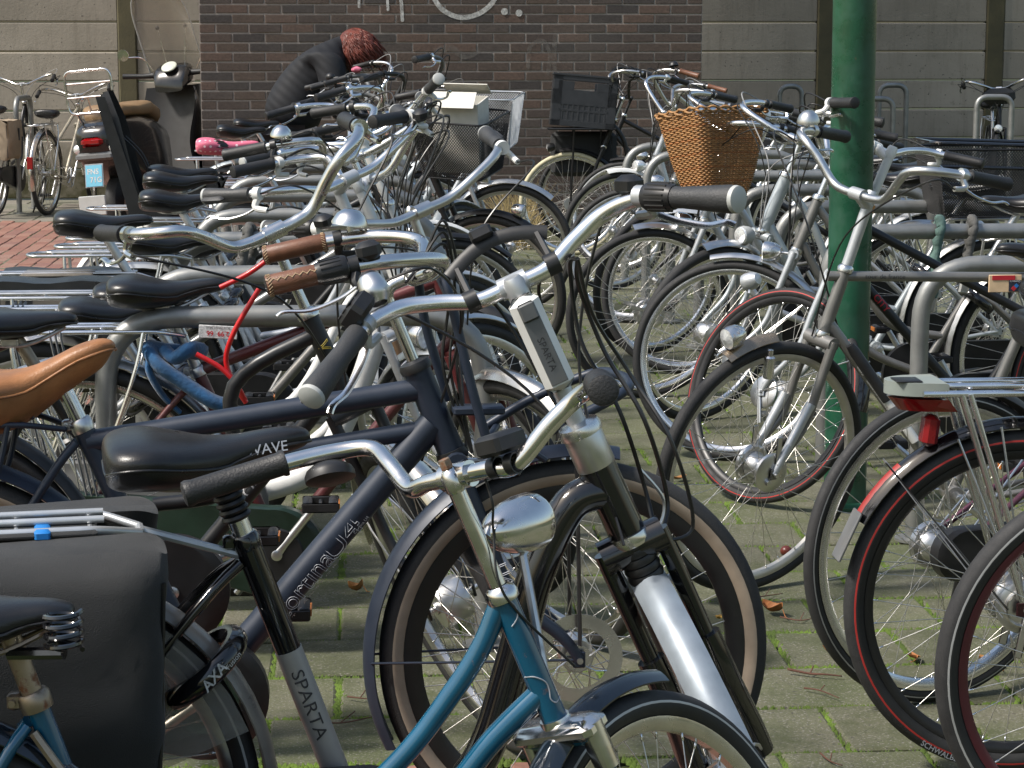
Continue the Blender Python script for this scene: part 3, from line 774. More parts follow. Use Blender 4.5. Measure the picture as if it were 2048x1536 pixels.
class Bike:
    def __init__(b, label, fa, r=.345, face=1, yaw=0.0, lean=0.0, steer=0.0, wb=1.11, a=68.0, rake=.062, hb=.72, ht=.88,
                 name='bicycle', group=None, col=BLACKM, tw=.037, rear_origin=False, cat='bicycle'):
        b.r, b.wb, b.col, b.tw, b.face = r, wb, col, tw, face
        h = (0 if face > 0 else pi) + radians(yaw)
        o = V3((fa[0], fa[1], 0))
        if rear_origin: o = o + V3((cos(h), sin(h), 0)) * wb
        b.M = place(o, h, radians(lean)); b.Mi = b.M.inverted()
        b.root = empty(name, b.M, label, cat, group)
        b.FA = V3((0, 0, r)); b.RA = V3((-wb, 0, r))
        al = radians(a); b.d = V3((-cos(al), 0, sin(al))); b.n = V3((sin(al), 0, cos(al)))
        A0 = b.FA - b.n * rake
        b.ax = lambda z: A0 + b.d * ((z - A0.z) / b.d.z)
        b.HB, b.HT = b.ax(hb), b.ax(ht)
        b.S = Matrix.Translation(b.HB) @ Matrix.Rotation(radians(steer), 4, b.d) @ Matrix.Translation(-b.HB)
        b.BB = V3((-wb + .455, 0, .285)); b.ST = V3((-wb + .27, 0, .60))
        b.parts = {}
    def px(b, u, v, lat=0.0):
        "point of the bicycle's own plane (offset lat to its left) seen at pixel u, v"
        o = b.Mi @ CAML; d = b.Mi.to_3x3() @ ray(u, v); t = (lat - o.y) / d.y
        return o + d * t
    def add(b, name, mb, mats, parent=None, ang=38):
        return mb.build(name, mats, parent or b.root, ang)
    # -------------------------------------------------- wheels
    def wheel(b, front=True, tyre=(RUBBER_T, RUBBER, RUBBER), rim=ALU, hub='small', hubm=ALU, spoke=STEEL_D, r=None, tw=None, deep=.016):
        r = r or b.r; tw = tw or b.tw
        c = b.FA if front else b.RA
        M = Matrix.Translation(c) @ Matrix.Rotation(random.uniform(0, 6.28), 4, 'Y')
        if front: M = b.S @ M
        w = obj('front_wheel' if front else 'rear_wheel', rim_mesh(r, tw, deep), rim, b.root, M)
        obj('tyre', tyre_mesh(r, tw), list(tyre), w)
        fr = {'small': .024, 'dynamo': .042, 'drum': .034, 'motor': .066, 'disc': .028}[hub]
        s = obj('spokes', spoke_mesh(r, tw, fr), [spoke, ALU_B], w); s['kind'] = 'stuff'
        obj('hub', hub_mesh(hub), hubm, w)
        if hub == 'disc': obj('brake_disc', disc_mesh(), ALU_B, w)
        return w
    # -------------------------------------------------- frame
    def frame(b, kind='diamond', rt=.0145, rd=.0155, rs=.0145, tubes=None, col=None, zt=None, headr=.018, stays=True, bb=True):
        mb = MB(); col = col or b.col; H0, H1, BB, ST = b.HB, b.HT, b.BB, b.ST
        mb.tube([H0 - b.d * .004, H1 + b.d * .004], headr, 18)
        sd = (ST - BB).normalized()
        if tubes is not None:
            for pts, rad in tubes: mb.tube(pts, rad, 16)
        elif kind == 'diamond':
            mb.tube([H1 - b.d * .03, ST - sd * .02], rt, 14); mb.tube([H0 + b.d * .03, BB], rd, 14)
        elif kind == 'step':
            J = BB + sd * .16
            mb.tube(smooth_path([H0 + b.d * .03, H0 + V3((-.10, 0, -.13)), BB + V3((.20, 0, .11)), BB + V3((.02, 0, .02))], 7), rd, 14)
            mb.tube(smooth_path([H1 - b.d * .02, H1 + V3((-.10, 0, -.17)), J + V3((.20, 0, .06)), J], 7), rt, 14)
        elif kind == 'mixte':
            J = BB + sd * .30
            mb.tube([H0 + b.d * .03, BB], rd, 14); mb.tube([H1 - b.d * .03, J], rt, 14)
        elif kind == 'oma':
            J = BB + sd * .13
            mb.tube(smooth_path([H1 - b.d * .03, H1 + V3((-.07, 0, -.15)), H0 + V3((-.20, 0, -.28)), J + V3((.16, 0, .03)), J], 7), rd, 14)
        elif kind == 'low':
            mb.tube(smooth_path([H0 + b.d * .06, H0 + V3((-.09, 0, -.16)), BB + V3((.22, 0, .07)), BB], 8), rd * 1.55, 18)
        mb.tube([BB, ST], rs, 14)
        if bb: mb.lathe([(.0, -.040), (.022, -.040), (.024, -.036), (.024, .036), (.022, .040), (0, .040)], BB, (0, 1, 0), 20)
        if stays:
            for s in (-1, 1):
                e = b.RA + V3((0, s * .062, 0))
                mb.tube(smooth_path([BB + V3((-.02, s * .02, 0)), BB + V3((-.12, s * .045, 0)), e], 4), [.0105, .009, .008], 10)
                mb.tube(smooth_path([ST + V3((-.01, s * .012, -.03)), ST + (e - ST) * .25 + V3((0, s * .02, 0)), e], 4), [.0085, .0075, .0075], 10)
                mb.box(e + V3((.004, 0, 0)), (.045, .006, .03), ch=.002)
        o = b.add('frame', mb, col); b.parts['frame'] = o
        hm = CHROME if b.col is not NAVY else BLACKM
        mh = MB(); mh.lathe([(headr - .001, -.004), (headr + .004, -.004), (headr + .005, .004), (headr + .002, .012), (.013, .016)], H1, b.d, 24)
        b.add('headset_cup', mh, hm, o); mh = MB()
        mh.lathe([(.013, -.020), (headr + .003, -.016), (headr + .005, -.008), (headr + .003, .002), (headr - .001, .002)], H0, b.d, 24)
        b.add('headset_cup', mh, hm, o)
        return o
    # -------------------------------------------------- fork
    def fork(b, col=None, kind='rigid', crown=None, rr_=.0125, lower=None):
        col = col or b.col; mb = MB(b.S); C = b.HB - b.d * .022; e0 = b.FA
        for s in (-1, 1):
            top = C + V3((0, s * .046, 0)); e = e0 + V3((0, s * .052, 0))
            ln = (top - e).length
            straight = top + (-b.d) * (ln * .60)
            P = smooth_path([top + b.d * .008, top - b.d * ln * .3, straight, e + b.d * .05 - b.n * .012, e], 5)
            if kind == 'susp':
                mid = len(P) // 3
                mb.tube(P[:mid + 1], rr_ * .95, 14); mb.tube(P[mid:], [rr_ * 1.5] * (len(P) - mid), 14)
            else: mb.tube(P, [rr_ * 1.05, rr_ * .62], 14)
            mb.box(e, (.022, .006, .030), ch=.002)
        mb.tube([C + V3((0, -.05, 0)), C + V3((0, .05, 0))], rr_ * 1.45 if kind != 'susp' else rr_ * 1.9, 14)
        mb.tube([C, b.HB], .0145, 14)
        o = b.add('fork', mb, col); b.parts['fork'] = o
        if crown:
            mc = MB(b.S)
            mc.box(C + b.d * .006, (.052, .128, .026), R=frame_from((0, 0, 0), b.n, b.d).to_3x3(), ch=.009)
            for s in (-1, 1): mc.tube([C + V3((0, s * .05, 0)) + b.d * .012, C + V3((0, s * .05, 0)) - b.d * .05], .0165, 16)
            b.add('fork_crown', mc, crown, o)
        return o
    # -------------------------------------------------- mudguards
    def fender(b, front=True, col=None, a0=None, a1=None, w=.052, gap=.014, stay=ALU, flap=None, stays=True, r=None):
        col = col or b.col; r = r or b.r
        c = b.FA if front else b.RA; T = b.S if front else None
        if a0 is None: a0, a1 = (50, 190) if front else (-12, 200)
        R0 = r + gap; n = 34; mb = MB(T); rings = []
        for i in range(n + 1):
            t = radians(a0 + (a1 - a0) * i / n); dr = V3((cos(t), 0, sin(t)))
            ring = []
            for k in range(9):
                q = -1 + 2 * k / 8; ring.append(c + dr * (R0 + .013 * (1 - q * q * 1.35)) + V3((0, q * w / 2, 0)))
            for k in range(9):
                q = 1 - 2 * k / 8; ring.append(c + dr * (R0 + .013 * (1 - q * q * 1.35) - .0022) + V3((0, q * w / 2 * .97, 0)))
            rings.append(ring)
        mb.rings(rings)
        o = b.add('front_mudguard' if front else 'rear_mudguard', mb, col, ang=50)
        if stays:
            ms = MB(T); t = radians(a1 - 26 if front else a1 - 40); dr = V3((cos(t), 0, sin(t)))
            for s in (-1, 1):
                ms.tube([c + V3((0, s * .054, 0)), c + dr * (R0 * .7) + V3((0, s * .040, 0)), c + dr * R0 + V3((0, s * w / 2, 0))], .0024, 6)
            if not front:
                t = radians(a0 + 110); dr = V3((cos(t), 0, sin(t)))
                for s in (-1, 1): ms.tube([c + V3((0, s * .054, 0)), c + dr * (R0 * .7) + V3((0, s * .040, 0)), c + dr * R0 + V3((0, s * w / 2, 0))], .0024, 6)
            b.add('mudguard_stay', ms, stay, o)
        if flap:
            t = radians(a1); dr = V3((cos(t), 0, sin(t))); tn = V3((-sin(t), 0, cos(t)))
            b.add('mud_flap', MB(T).box(c + dr * (R0 + .004) + tn * .035, (.004, w, .085), R=frame_from((0, 0, 0), dr, tn).to_3x3(), ch=.0015), flap, o)
        return o
    # -------------------------------------------------- handlebar group
    def bars(b, style='dutch', q=.10, e=.04, col=CHROME, stem=None, grip=GRIPK, gl=.125, gkind='plain', rb=.0111, pitch=0.0, sc=1.0, lever=ALU_B, leverk=PLASTIC,
             bell=None, shifter=None, cables=2, cable=CABLE, reach=None, drop=0.0, scy=1.0, lev=True, stemk='quill'):
        T = b.S; top = b.HT + b.d * (q + .01); stem = stem or col
        C = top + b.n * e + b.d * .0
        ms = MB(T)
        if stemk == 'quill':
            ms.tube(fillet([b.HT, top, C], .03, 6) if e > .02 else [b.HT, top], .0112, 14)
            ms.lathe([(.0, .016), (.006, .016), (.0095, .012), (.0135, .006), (.0135, -.012), (.0112, -.016)][::-1], top, b.d, 18)
        else:   # adjustable / wide alloy stem
            ms.tube([b.HT, top], .0145, 16); ms.tube([top - b.d * .02, C], [.017, .0145], 16)
            ms.lathe([(0, .02), (.012, .02), (.016, .012), (.0165, -.012), (.0145, -.02)][::-1], top, b.d, 20)
        ms.tube([C + V3((0, -.022, 0)), C + V3((0, .022, 0))], .0165, 18)
        so = b.add('stem', ms, stem)
        cp, sp = cos(radians(pitch)), sin(radians(pitch))
        half = [V3((x * sc * cp - z * sc * sp, y * sc * scy, x * sc * sp + z * sc * cp)) for x, y, z in BARS[style]]
        half = smooth_path(half, 6)
        mb = MB(T); L = [C + p for p in half]; Rr = [C + V3((p.x, -p.y, p.z)) for p in half]
        mb.tube(Rr[::-1] + L[1:], rb, 14)
        ho = b.add('handlebar', mb, col); b.parts['bar'] = ho; b.C = C; b.ends = {}
        down = V3((0, 0, -1))
        for s, P in ((1, L), (-1, Rr)):
            g = (P[-1] - P[-3]).normalized(); end = P[-1] + g * .004; gs = end - g * gl
            b.ends[s] = (gs, g, end)
            mg = MB(T)
            if gkind == 'plain':
                mg.tube([gs, gs + g * .004, gs + g * .008, end - g * .012, end - g * .004, end], [.0175, .0178, .0158, .0162, .0178, .0165], 18)
            elif gkind == 'ergo':
                mg.tube([gs, gs + g * .01, gs + g * gl * .35, gs + g * gl * .7, end - g * .01, end], [.0165, .0175, .0155, .0185, .0205, .019], 18)
                mg.box(gs + g * gl * .72 + V3((0, s * .010, -.002)), (gl * .5, .040, .014), R=frame_from((0, 0, 0), g, (0, 0, 1)).to_3x3(), ch=.006)
            else:
                mg.tube([gs, gs + g * .003, end - g * .003, end], [.0160, .0172, .0172, .016], 20)
            gm_ = grip[0 if s > 0 else 1] if isinstance(grip, tuple) else grip
            go = b.add('grip', mg, gm_, ho, 40)
            if gkind == 'ergo':
                b.add('end_cap', MB(T).lathe([(0, .006), (.012, .006), (.019, .003), (.020, -.003), (.018, -.005)][::-1], end, g, 24), PLASTIC_L, go)
            elif gkind == 'plain':
                b.add('end_cap', MB(T).lathe([(0, .003), (.011, .003), (.0165, .001), (.0165, -.002)][::-1], end, g, 20), gm_, go)
            elif gkind == 'leather':
                st = MB(T); u_ = g.cross(V3((0, 0, 1))).normalized(); w_ = g.cross(u_)
                for rr0 in (gs + g * .002, end - g * .002):
                    for k in range(22):
                        t = 2 * pi * k / 22; t2 = t + .25
                        st.tube([rr0 + (u_ * cos(t) + w_ * sin(t)) * .0178, rr0 + g * .004 * (1 if rr0 == gs + g * .002 else -1) * 1.6 + (u_ * cos(t2) + w_ * sin(t2)) * .0178], .0007, 4)
                n_ = int(gl / .006); base = -2.6 if s < 0 else -.5
                for k in range(n_):
                    p = gs + g * (k + .5) * gl / n_; sg = 1 if k % 2 else -1
                    a_, c_ = base - .16 * sg, base + .16 * sg
                    st.tube([p - g * .004 + (u_ * cos(a_) + w_ * sin(a_)) * .0178, p + g * .004 + (u_ * cos(c_) + w_ * sin(c_)) * .0178], .0007, 4)
                b.add('stitching', st, STITCH, go); tag(bpy.data.objects[-1] if False else go)
                b.add('end_cap', MB(T).lathe([(0, .002), (.010, .002), (.014, 0)][::-1], end, g, 20), PLASTIC, go)
            if lev:
                off = (down * .75 + V3((0, s, 0)) * .45 + V3((.25, 0, 0))); off = (off - g * off.dot(g)).normalized()
                ml = MB(T); k0 = gs - g * .022
                ml.tube([k0 - g * .008, k0 + g * .008], .0165, 16, mi=1)
                ml.tube(smooth_path([k0 + off * .012, k0 + off * .034 + g * .004, k0 + off * .042 - g * .03], 4), [.009, .007], 8, mi=1)
                ml.tube(smooth_path([k0 + off * .034, k0 + off * .050 + g * .035, k0 + off * .058 + g * .085, k0 + off * .050 + g * .125, k0 + off * .055 + g * .140], 5), [.0062, .0078, .0080, .0065, .0058], 8, flat=.55)
                b.add('brake_lever', ml, [lever, leverk], ho)
                if cables:
                    st_ = k0 + off * .042 - g * .03
                    fw = V3((.09, 0, 0)) + V3((0, -s * .08, .03))
                    tgt = b.HB + b.n * .03 + V3((0, -s * .012, -.02)) if s > 0 else b.HB + V3((-.05, .014, -.02))
                    mid = (st_ * .35 + b.HT * .65) + V3((.10, -s * .03, .02))
                    b.add('brake_cable', MB(T).tube(smooth_path([st_, st_ - g * .06 + V3((.03, 0, .01)), mid, tgt], 9), .0025, 6), cable, ho)
            if shifter and s in shifter:
                kk = gs - g * .0
                mt = MB(T)
                mt.tube([gs - g * .012, gs - g * .006, gs + g * .03, gs + g * .040], [.019, .0215, .0205, .0175], 20)
                for k in range(16):
                    t = 2 * pi * k / 16; u_ = g.orthogonal().normalized(); w_ = g.cross(u_); dd = u_ * cos(t) + w_ * sin(t)
                    mt.tube([gs - g * .002 + dd * .0208, gs + g * .032 + dd * .0206], .0016, 5)
                b.add('twist_shifter', mt, PLASTIC, ho)
                b.add('shifter_pod', MB(T).box(gs - g * .034 + V3((.012, 0, .022)), (.040, .036, .030), R=frame_from((0, 0, 0), g, (0, 0, 1)).to_3x3(), ch=.008), PLASTIC, ho)
        if bell:
            s, bm, rad = bell; gs, g, end = b.ends[s]
            p = gs - g * .045 + V3((.0, 0, .02))
            mbell = MB(T).lathe([(.001, .026), (rad * .45, .024), (rad * .8, .014), (rad, .0), (rad * 1.02, -.006), (rad * .9, -.006)], p + V3((0, 0, .006)), V3((.15, 0, 1)), 26)
            mbell.tube([p - V3((0, 0, .022)), p], .006, 8)
            b.add('bell', mbell, bm, ho)
        return ho
    # -------------------------------------------------- saddle
    def saddle(b, style='comfort', z=.92, m=VINYL, post=ALU, tilt=0.0, springs=False, pr=.0132, text=None, back=0.0, rail=STEEL_D, bellows=False, collar=None, sc=1.0):
        sd = (b.ST - b.BB).normalized(); P = b.BB + sd * ((z - .055 - b.BB.z) / sd.z)
        mp = MB(); mp.tube([b.ST - sd * .03, P], pr, 16)
        po = b.add('seat_post', mp, post)
        mcol = MB().lathe([(.0135, -.012), (.0195, -.012), (.0205, -.006), (.0205, .008), (.0175, .012), (.0135, .012)], b.ST, sd, 22)
        mcol.box(b.ST - V3((.024, 0, 0)), (.018, .020, .020), ch=.003); mcol.tube([b.ST + V3((-.026, -.016, 0)), b.ST + V3((-.026, .016, 0))], .0045, 8)
        b.add('seat_clamp', mcol, collar or post, po)
        if bellows:
            mbw = MB(); L = bellows; n = 7
            for i in range(n):
                p = P - sd * (.012 + L * i / n); mbw.lathe([(.014, .006), (.020, .004), (.0225, 0), (.020, -.004), (.014, -.006)][::-1], p, sd, 20)
            b.add('bellows', mbw, PLASTIC, po)
        M = Matrix.Translation(P + V3((-back, 0, 0))) @ Matrix.Rotation(radians(-tilt), 4, 'Y') @ Matrix.Scale(sc, 4)
        so = obj('saddle', saddle_mesh(style), m, b.root, M)
        mr = MB()
        for s in (-1, 1): mr.tube(smooth_path([(-.09, s * .03, -.004), (-.05, s * .022, -.020), (.03, s * .020, -.020), (.10, s * .012, .010)], 5), .0035, 6)
        mr.box((-.005, 0, -.014), (.035, .06, .018), ch=.004)
        o2 = mr.build('rails', rail, so); obj('piping', _C[('pip', style)], m if m is TANSAD else VINYL, so)
        if springs:
            ms = MB()
            for s in (-1, 1):
                P2 = [V3((-.085 + .016 * cos(t), s * .058 + .016 * sin(t), -.052 + .050 * t / (4 * 2 * pi))) for t in [i * 2 * pi / 10 for i in range(41)]]
                ms.tube(P2, .0032, 6)
            ms.tube([(-.085, -.062, -.054), (-.085, .062, -.054)], .006, 8); ms.tube([(-.085, 0, -.054), (.0, 0, -.02)], .006, 8)
            ms.build('spring', BLACKP, so)
        if text:
            mt = MB(); t, sz, tm, x0, z0, y0 = text
            text_flat(mt, (x0, -y0 if b.face > 0 else y0, z0), (1 if b.face > 0 else -1, 0, .05), (0, .25 * (1 if b.face > 0 else -1), .95), t, sz)
            mt.build('lettering', tm, so)
        b.parts['saddle'] = so; return so
    # -------------------------------------------------- drive side
    def crank(b, ang=40, arm=ALU, ped=PLASTIC, both=True):
        mb = MB(); mp = []
        for s, a_ in ((-1, radians(ang)), (1, radians(ang + 180))):
            e = b.BB + V3((.17 * cos(a_), s * .088, .17 * sin(a_))); o = b.BB + V3((0, s * .075, 0))
            mb.tube([o, o + (e - o) * .2, e], [.015, .011, .0095], 10); mb.tube([b.BB, o + V3((0, s * .008, 0))], .012, 12)
            mb.lathe([(.0, s * .0), (.013, s * .0), (.013, s * .012), (.009, s * .014), (0, s * .014)][::s], o, (0, 1, 0), 16)
            mp.append((e, s))
        o = b.add('crank', mb, arm)
        for e, s in mp:
            m2 = MB(); m2.tube([e, e + V3((0, s * .095, 0))], .005, 8)
            for dx in (-.030, .030): m2.box(e + V3((dx, s * .058, 0)), (.022, .085, .024), ch=.005)
            m2.box(e + V3((0, s * .016, 0)), (.085, .008, .022), ch=.003); m2.box(e + V3((0, s * .100, 0)), (.085, .006, .022), ch=.003)
            po = b.add('pedal', m2, ped, o)
            b.add('reflector', MB().box(e + V3((.0425, s * .058, 0)), (.004, .05, .014), ch=.001), ORANGE, po)
        return o
    def chaincase(b, col=BLACKM, disc=None, text=None):
        s = -1; y = -.062; pts = []; c0 = V3((b.BB.x, y, b.BB.z)); c1 = V3((b.RA.x, y, b.RA.z))
        for i in range(19): t = radians(-95 + 190 * i / 18); pts.append(c0 + V3((cos(t), 0, sin(t))) * .112)
        for i in range(11): t = radians(95 + 170 * i / 10); pts.append(c1 + V3((cos(t), 0, sin(t))) * .058)
        mb = MB(); a = [p + V3((0, .018, 0)) for p in pts]; bq = [p + V3((0, -.012, 0)) for p in pts]
        cen = (c0 + c1) / 2
        inn = [cen + (p - cen) * .95 + V3((0, -.020, 0)) for p in pts]
        mb.rings([a, bq, inn])
        o = b.add('chain_case', mb, col, ang=30)
        if disc: b.add('chain_case_disc', MB().lathe([(0, .024), (.060, .024), (.064, .020)][::-1], c0, (0, -1, 0), 32), disc, o)
        return o
    def chain(b, ring=ALU, r0=.088):
        mb = MB(); y = -.048
        mb.lathe([(r0 - .012, -.0015), (r0, -.0015), (r0, .0015), (r0 - .012, .0015)], b.BB + V3((0, y, 0)), (0, 1, 0), 44, close=True)
        for k in range(5):
            t = 2 * pi * k / 5; mb.tube([b.BB + V3((0, y, 0)), b.BB + V3((cos(t) * (r0 - .01), y, sin(t) * (r0 - .01)))], .007, 6, flat=.4)
        o = b.add('chainring', mb, ring)
        pts = []
        for i in range(13): t = radians(-90 + 180 * i / 12); pts.append(b.BB + V3((cos(t) * r0, y, sin(t) * r0)))
        for i in range(9): t = radians(90 + 180 * i / 8); pts.append(b.RA + V3((cos(t) * .036, y, sin(t) * .036)))
        b.add('chain', MB().tube(pts, .004, 6, loop=True), STEEL_D, o)
    # -------------------------------------------------- luggage carrier, stand, lamps, lock
    def carrier(b, col=ALU, z=.765, x0=None, x1=None, w=.058, rad=.0052, strap=None, light=True, lightm=REDLENS):
        x0 = (b.RA.x - .25) if x0 is None else x0; x1 = (b.RA.x + .18) if x1 is None else x1
        mb = MB()
        mb.tube(fillet([(x1 + .06, -.02, z - .015), (x1, -w, z), (x0, -w, z), (x0 - .02, -w * .4, z), (x0 - .02, w * .4, z), (x0, w, z), (x1, w, z), (x1 + .06, .02, z - .015)], .025, 4), rad, 10)
        mb.tube(fillet([(x1 + .01, -w * .42, z + .008), (x0 + .04, -w * .42, z + .008), (x0 + .04, w * .42, z + .008), (x1 + .01, w * .42, z + .008)], .02, 4), rad * .85, 10)
        for k in range(4):
            x = x0 + .06 + (x1 - x0 - .07) * k / 3; mb.tube([(x, -w, z - .002), (x, w, z - .002)], rad * .8, 8)
        for s in (-1, 1):
            e = b.RA + V3((.0, s * .068, .012))
            mb.tube(smooth_path([(x0 + .10, s * w, z), (x0 + .12, s * (w + .012), z - .12), e], 4), rad, 8)
            mb.tube(smooth_path([(x1 - .03, s * w, z), (x1 - .06, s * (w + .012), z - .12), e + V3((.01, 0, .01))], 4), rad, 8)
        mb.tube([(x1 + .06, .02, z - .015), (x1 + .06, -.02, z - .015), ], rad, 8)
        mb.tube([V3((x1 + .06, 0, z - .015)), b.ST + V3((-.01, 0, -.02))], rad, 8)
        o = b.add('carrier', mb, col); b.parts['carrier'] = o
        if light:
            ml = MB().box((x0 - .038, 0, z - .018), (.035, .092, .040), ch=.010)
            lo = b.add('tail_lamp', ml, lightm, o); b.add('tail_lamp_housing', MB().box((x0 - .026, 0, z - .002), (.050, .080, .018), ch=.006), PLASTIC, lo)
        if strap:
            mk = MB()
            for dy in (-.012, 0, .012): mk.tube(fillet([b.RA + V3((.03 + dy, -.075, .02)), (x0 + .20 + dy, -w - .012, z), (x0 + .20 + dy, w + .012, z + .012)], .02, 3), .006, 6, flat=.45)
            b.add('strap', mk, strap, o)
        return o
    def stand(b, col=PLASTIC, side=1, c=None):
        p = b.RA + V3((.10, side * .05, -.04)); e = V3((p.x + .03, side * .17, .012))
        b.add('kickstand', MB().tube([p, p + (e - p) * .5, e], [.009, .008, .007], 8), col)
    def lamp(b, kind='fork', m=CHROME, up=.0):
        T = b.S
        if kind == 'bullet':
            p = b.HB + b.n * .085 - b.d * (-.035) + b.d * up
            dr = (b.n * .97 - b.d * .25).normalized()
            mb = MB(T).lathe([(.001, -.070), (.012, -.066), (.024, -.050), (.033, -.025), (.037, .0), (.0375, .022), (.036, .026)], p, dr, 30)
            o = b.add('headlamp', mb, m); b.add('lens', MB(T).lathe([(.036, .024), (.030, .030), (.015, .034), (.001, .035)], p, dr, 30), LENS, o)
            b.add('bracket', MB(T).tube([b.HB + b.d * .01, p - dr * .02 - b.d * .04, p - b.d * .03], .006, 8), ALU, o)
        elif kind == 'fork':
            p = b.HB + b.n * .085 - b.d * .045 + b.d * up; dr = (b.n - b.d * .35).normalized()
            mb = MB(T).lathe([(.001, -.045), (.020, -.040), (.032, -.020), (.036, .004), (.035, .018)], p, dr, 24)
            o = b.add('headlamp', mb, m); b.add('lens', MB(T).lathe([(.034, .016), (.030, .022), (.001, .026)], p, dr, 24), LENS, o)
            b.add('bracket', MB(T).tube([b.HB - b.d * .02, p - dr * .03], .005, 8), ALU, o)
        elif kind == 'guard':
            t = radians(70); p = b.FA + V3((cos(t), 0, sin(t))) * (b.r + .055); dr = V3((.95, 0, -.2))
            mb = MB(T).lathe([(.001, -.035), (.018, -.032), (.028, -.014), (.030, .010), (.028, .020)], p, dr, 22)
            o = b.add('headlamp', mb, m); b.add('lens', MB(T).lathe([(.027, .018), (.001, .027)], p, dr, 22), LENS, o)
            b.add('bracket', MB(T).tube([p - V3((0, 0, .04)), p], .006, 6), ALU, o)
    def ringlock(b, col=BLACKP, R=.062):
        sd = (b.ST - b.BB).normalized(); t = radians(38); dr = V3((cos(t), 0, sin(t)))
        c = b.RA + dr * (b.r - .015); n = V3((-sin(t), 0, cos(t)))
        pts = [c + (dr * cos(q) + V3((0, 1, 0)) * sin(q)) * R for q in [radians(-140 + 280 * i / 20) for i in range(21)]]
        o = b.add('ring_lock', MB().tube(pts, .014, 10, flat=1.2), col)
        return o
    def pannier(b, m=CANVAS, sides=(-1, 1), z1=.775, h=.31, l=.34, w=.12, x=None, top=True, flap=None):
        x = (b.RA.x - .03) if x is None else x; o = None
        for s in sides:
            y0 = s * .070; rings = []
            for i in range(15):
                t = i / 14; zz = z1 - h * (1 - t); bul = (1 + .16 * sin(pi * t)) * (1 if t < .93 else 1 - (t - .93) * 3.5) * (1 if t > .06 else .9 + t * 1.6)
                hx = l / 2 * (.93 + .07 * t); wy = w * bul; ring = []
                for k in range(48):
                    a_ = 2 * pi * k / 48; ca, sa = cos(a_), sin(a_)
                    q_ = V3((x + hx * (abs(ca) ** .28) * (1 if ca > 0 else -1), y0 + s * wy / 2 + wy / 2 * (abs(sa) ** .34) * (1 if sa > 0 else -1), zz + .006 * sin(3 * a_ + t * 5)))
                    q_.y += .010 * mnoise.noise(q_ * 11 + V3((s * 3, 0, b.r * 90))); q_.x += .006 * mnoise.noise(q_ * 14 + V3((7, s, 0))); q_.y += .004 * mnoise.noise(q_ * 31)
                    ring.append(q_)
                rings.append(ring)
            o = b.add('pannier', MB().rings(rings), m, ang=50)
            fm = MB(); F = []
            for px_, pz in ((y0 - s * .01, z1 + .004), (y0 + s * w * .5, z1 + .010), (y0 + s * w * 1.05, z1 + .002), (y0 + s * (w * 1.09 + .004), z1 - h * .42)):
                F.append([(x - l / 2 * 1.0 + l * i / 8, px_ + .003 * sin(i * 2.1), pz + .004 * sin(i * 1.3)) for i in range(9)])
            fm.rings(F, closed_ring=False, cap0=False, cap1=False); fm.rings([[(p[0], p[1] - s * .002, p[2] - .003) for p in q] for q in F], closed_ring=False, cap0=False, cap1=False)
            ym = y0 + s * w * 1.06; sm_ = MB()
            for ex in (-1, 1): sm_.tube([(x + ex * l * .485 * (.93 + .07 * q_), ym - s * w * .10, z1 - h * (1 - q_)) for q_ in (.05, .3, .6, .9)], .0034, 6)
            b.add('piping', sm_, VINYL, o)
            if flap is False:
                for dx_ in (-.42, .42): b.add('rivet', MB().ball((x + dx_ * l, ym - s * .004, z1 - h * .95), .006), ALU, o)
                continue
            b.add('flap', fm, flap or m, o, 60)
            b.add('buckle', MB().box((x + l * .2, y0 + s * (w * 1.09 + .006), z1 - h * .36), (.03, .012, .10), ch=.003), PLASTIC, o)
        if top:
            b.add('pannier_bridge', MB().box((x, 0, z1 + .006), (l * .6, .15, .008), ch=.003), m, o)
        return o
    def cable_tube(b, pts, rad=.0025, m=CABLE, name='cable', steer=False, k=8):
        return b.add(name, MB(b.S if steer else None).tube(smooth_path(pts, k), rad, 6), m)
# ------------------------------------------------------------------ left row, front to back
def fa_s(u, s, r=.345):
    return on_z(u, 75 + s * (CAM_H - r) / .9873, r)
GL_ = 'bicycles parked in the left row'; GR_ = 'bicycles parked in the right row'
T_STD = (RUBBER_T, RUBBER, RUBBER); T_TAN = (RUBBER_T, TAN, RUBBER); T_REF = (RUBBER_T, RUBBER, REFL); T_RED = (RUBBER_T, RUBBER, REDL); T_CRM = (CREAM, CREAM, CREAM)

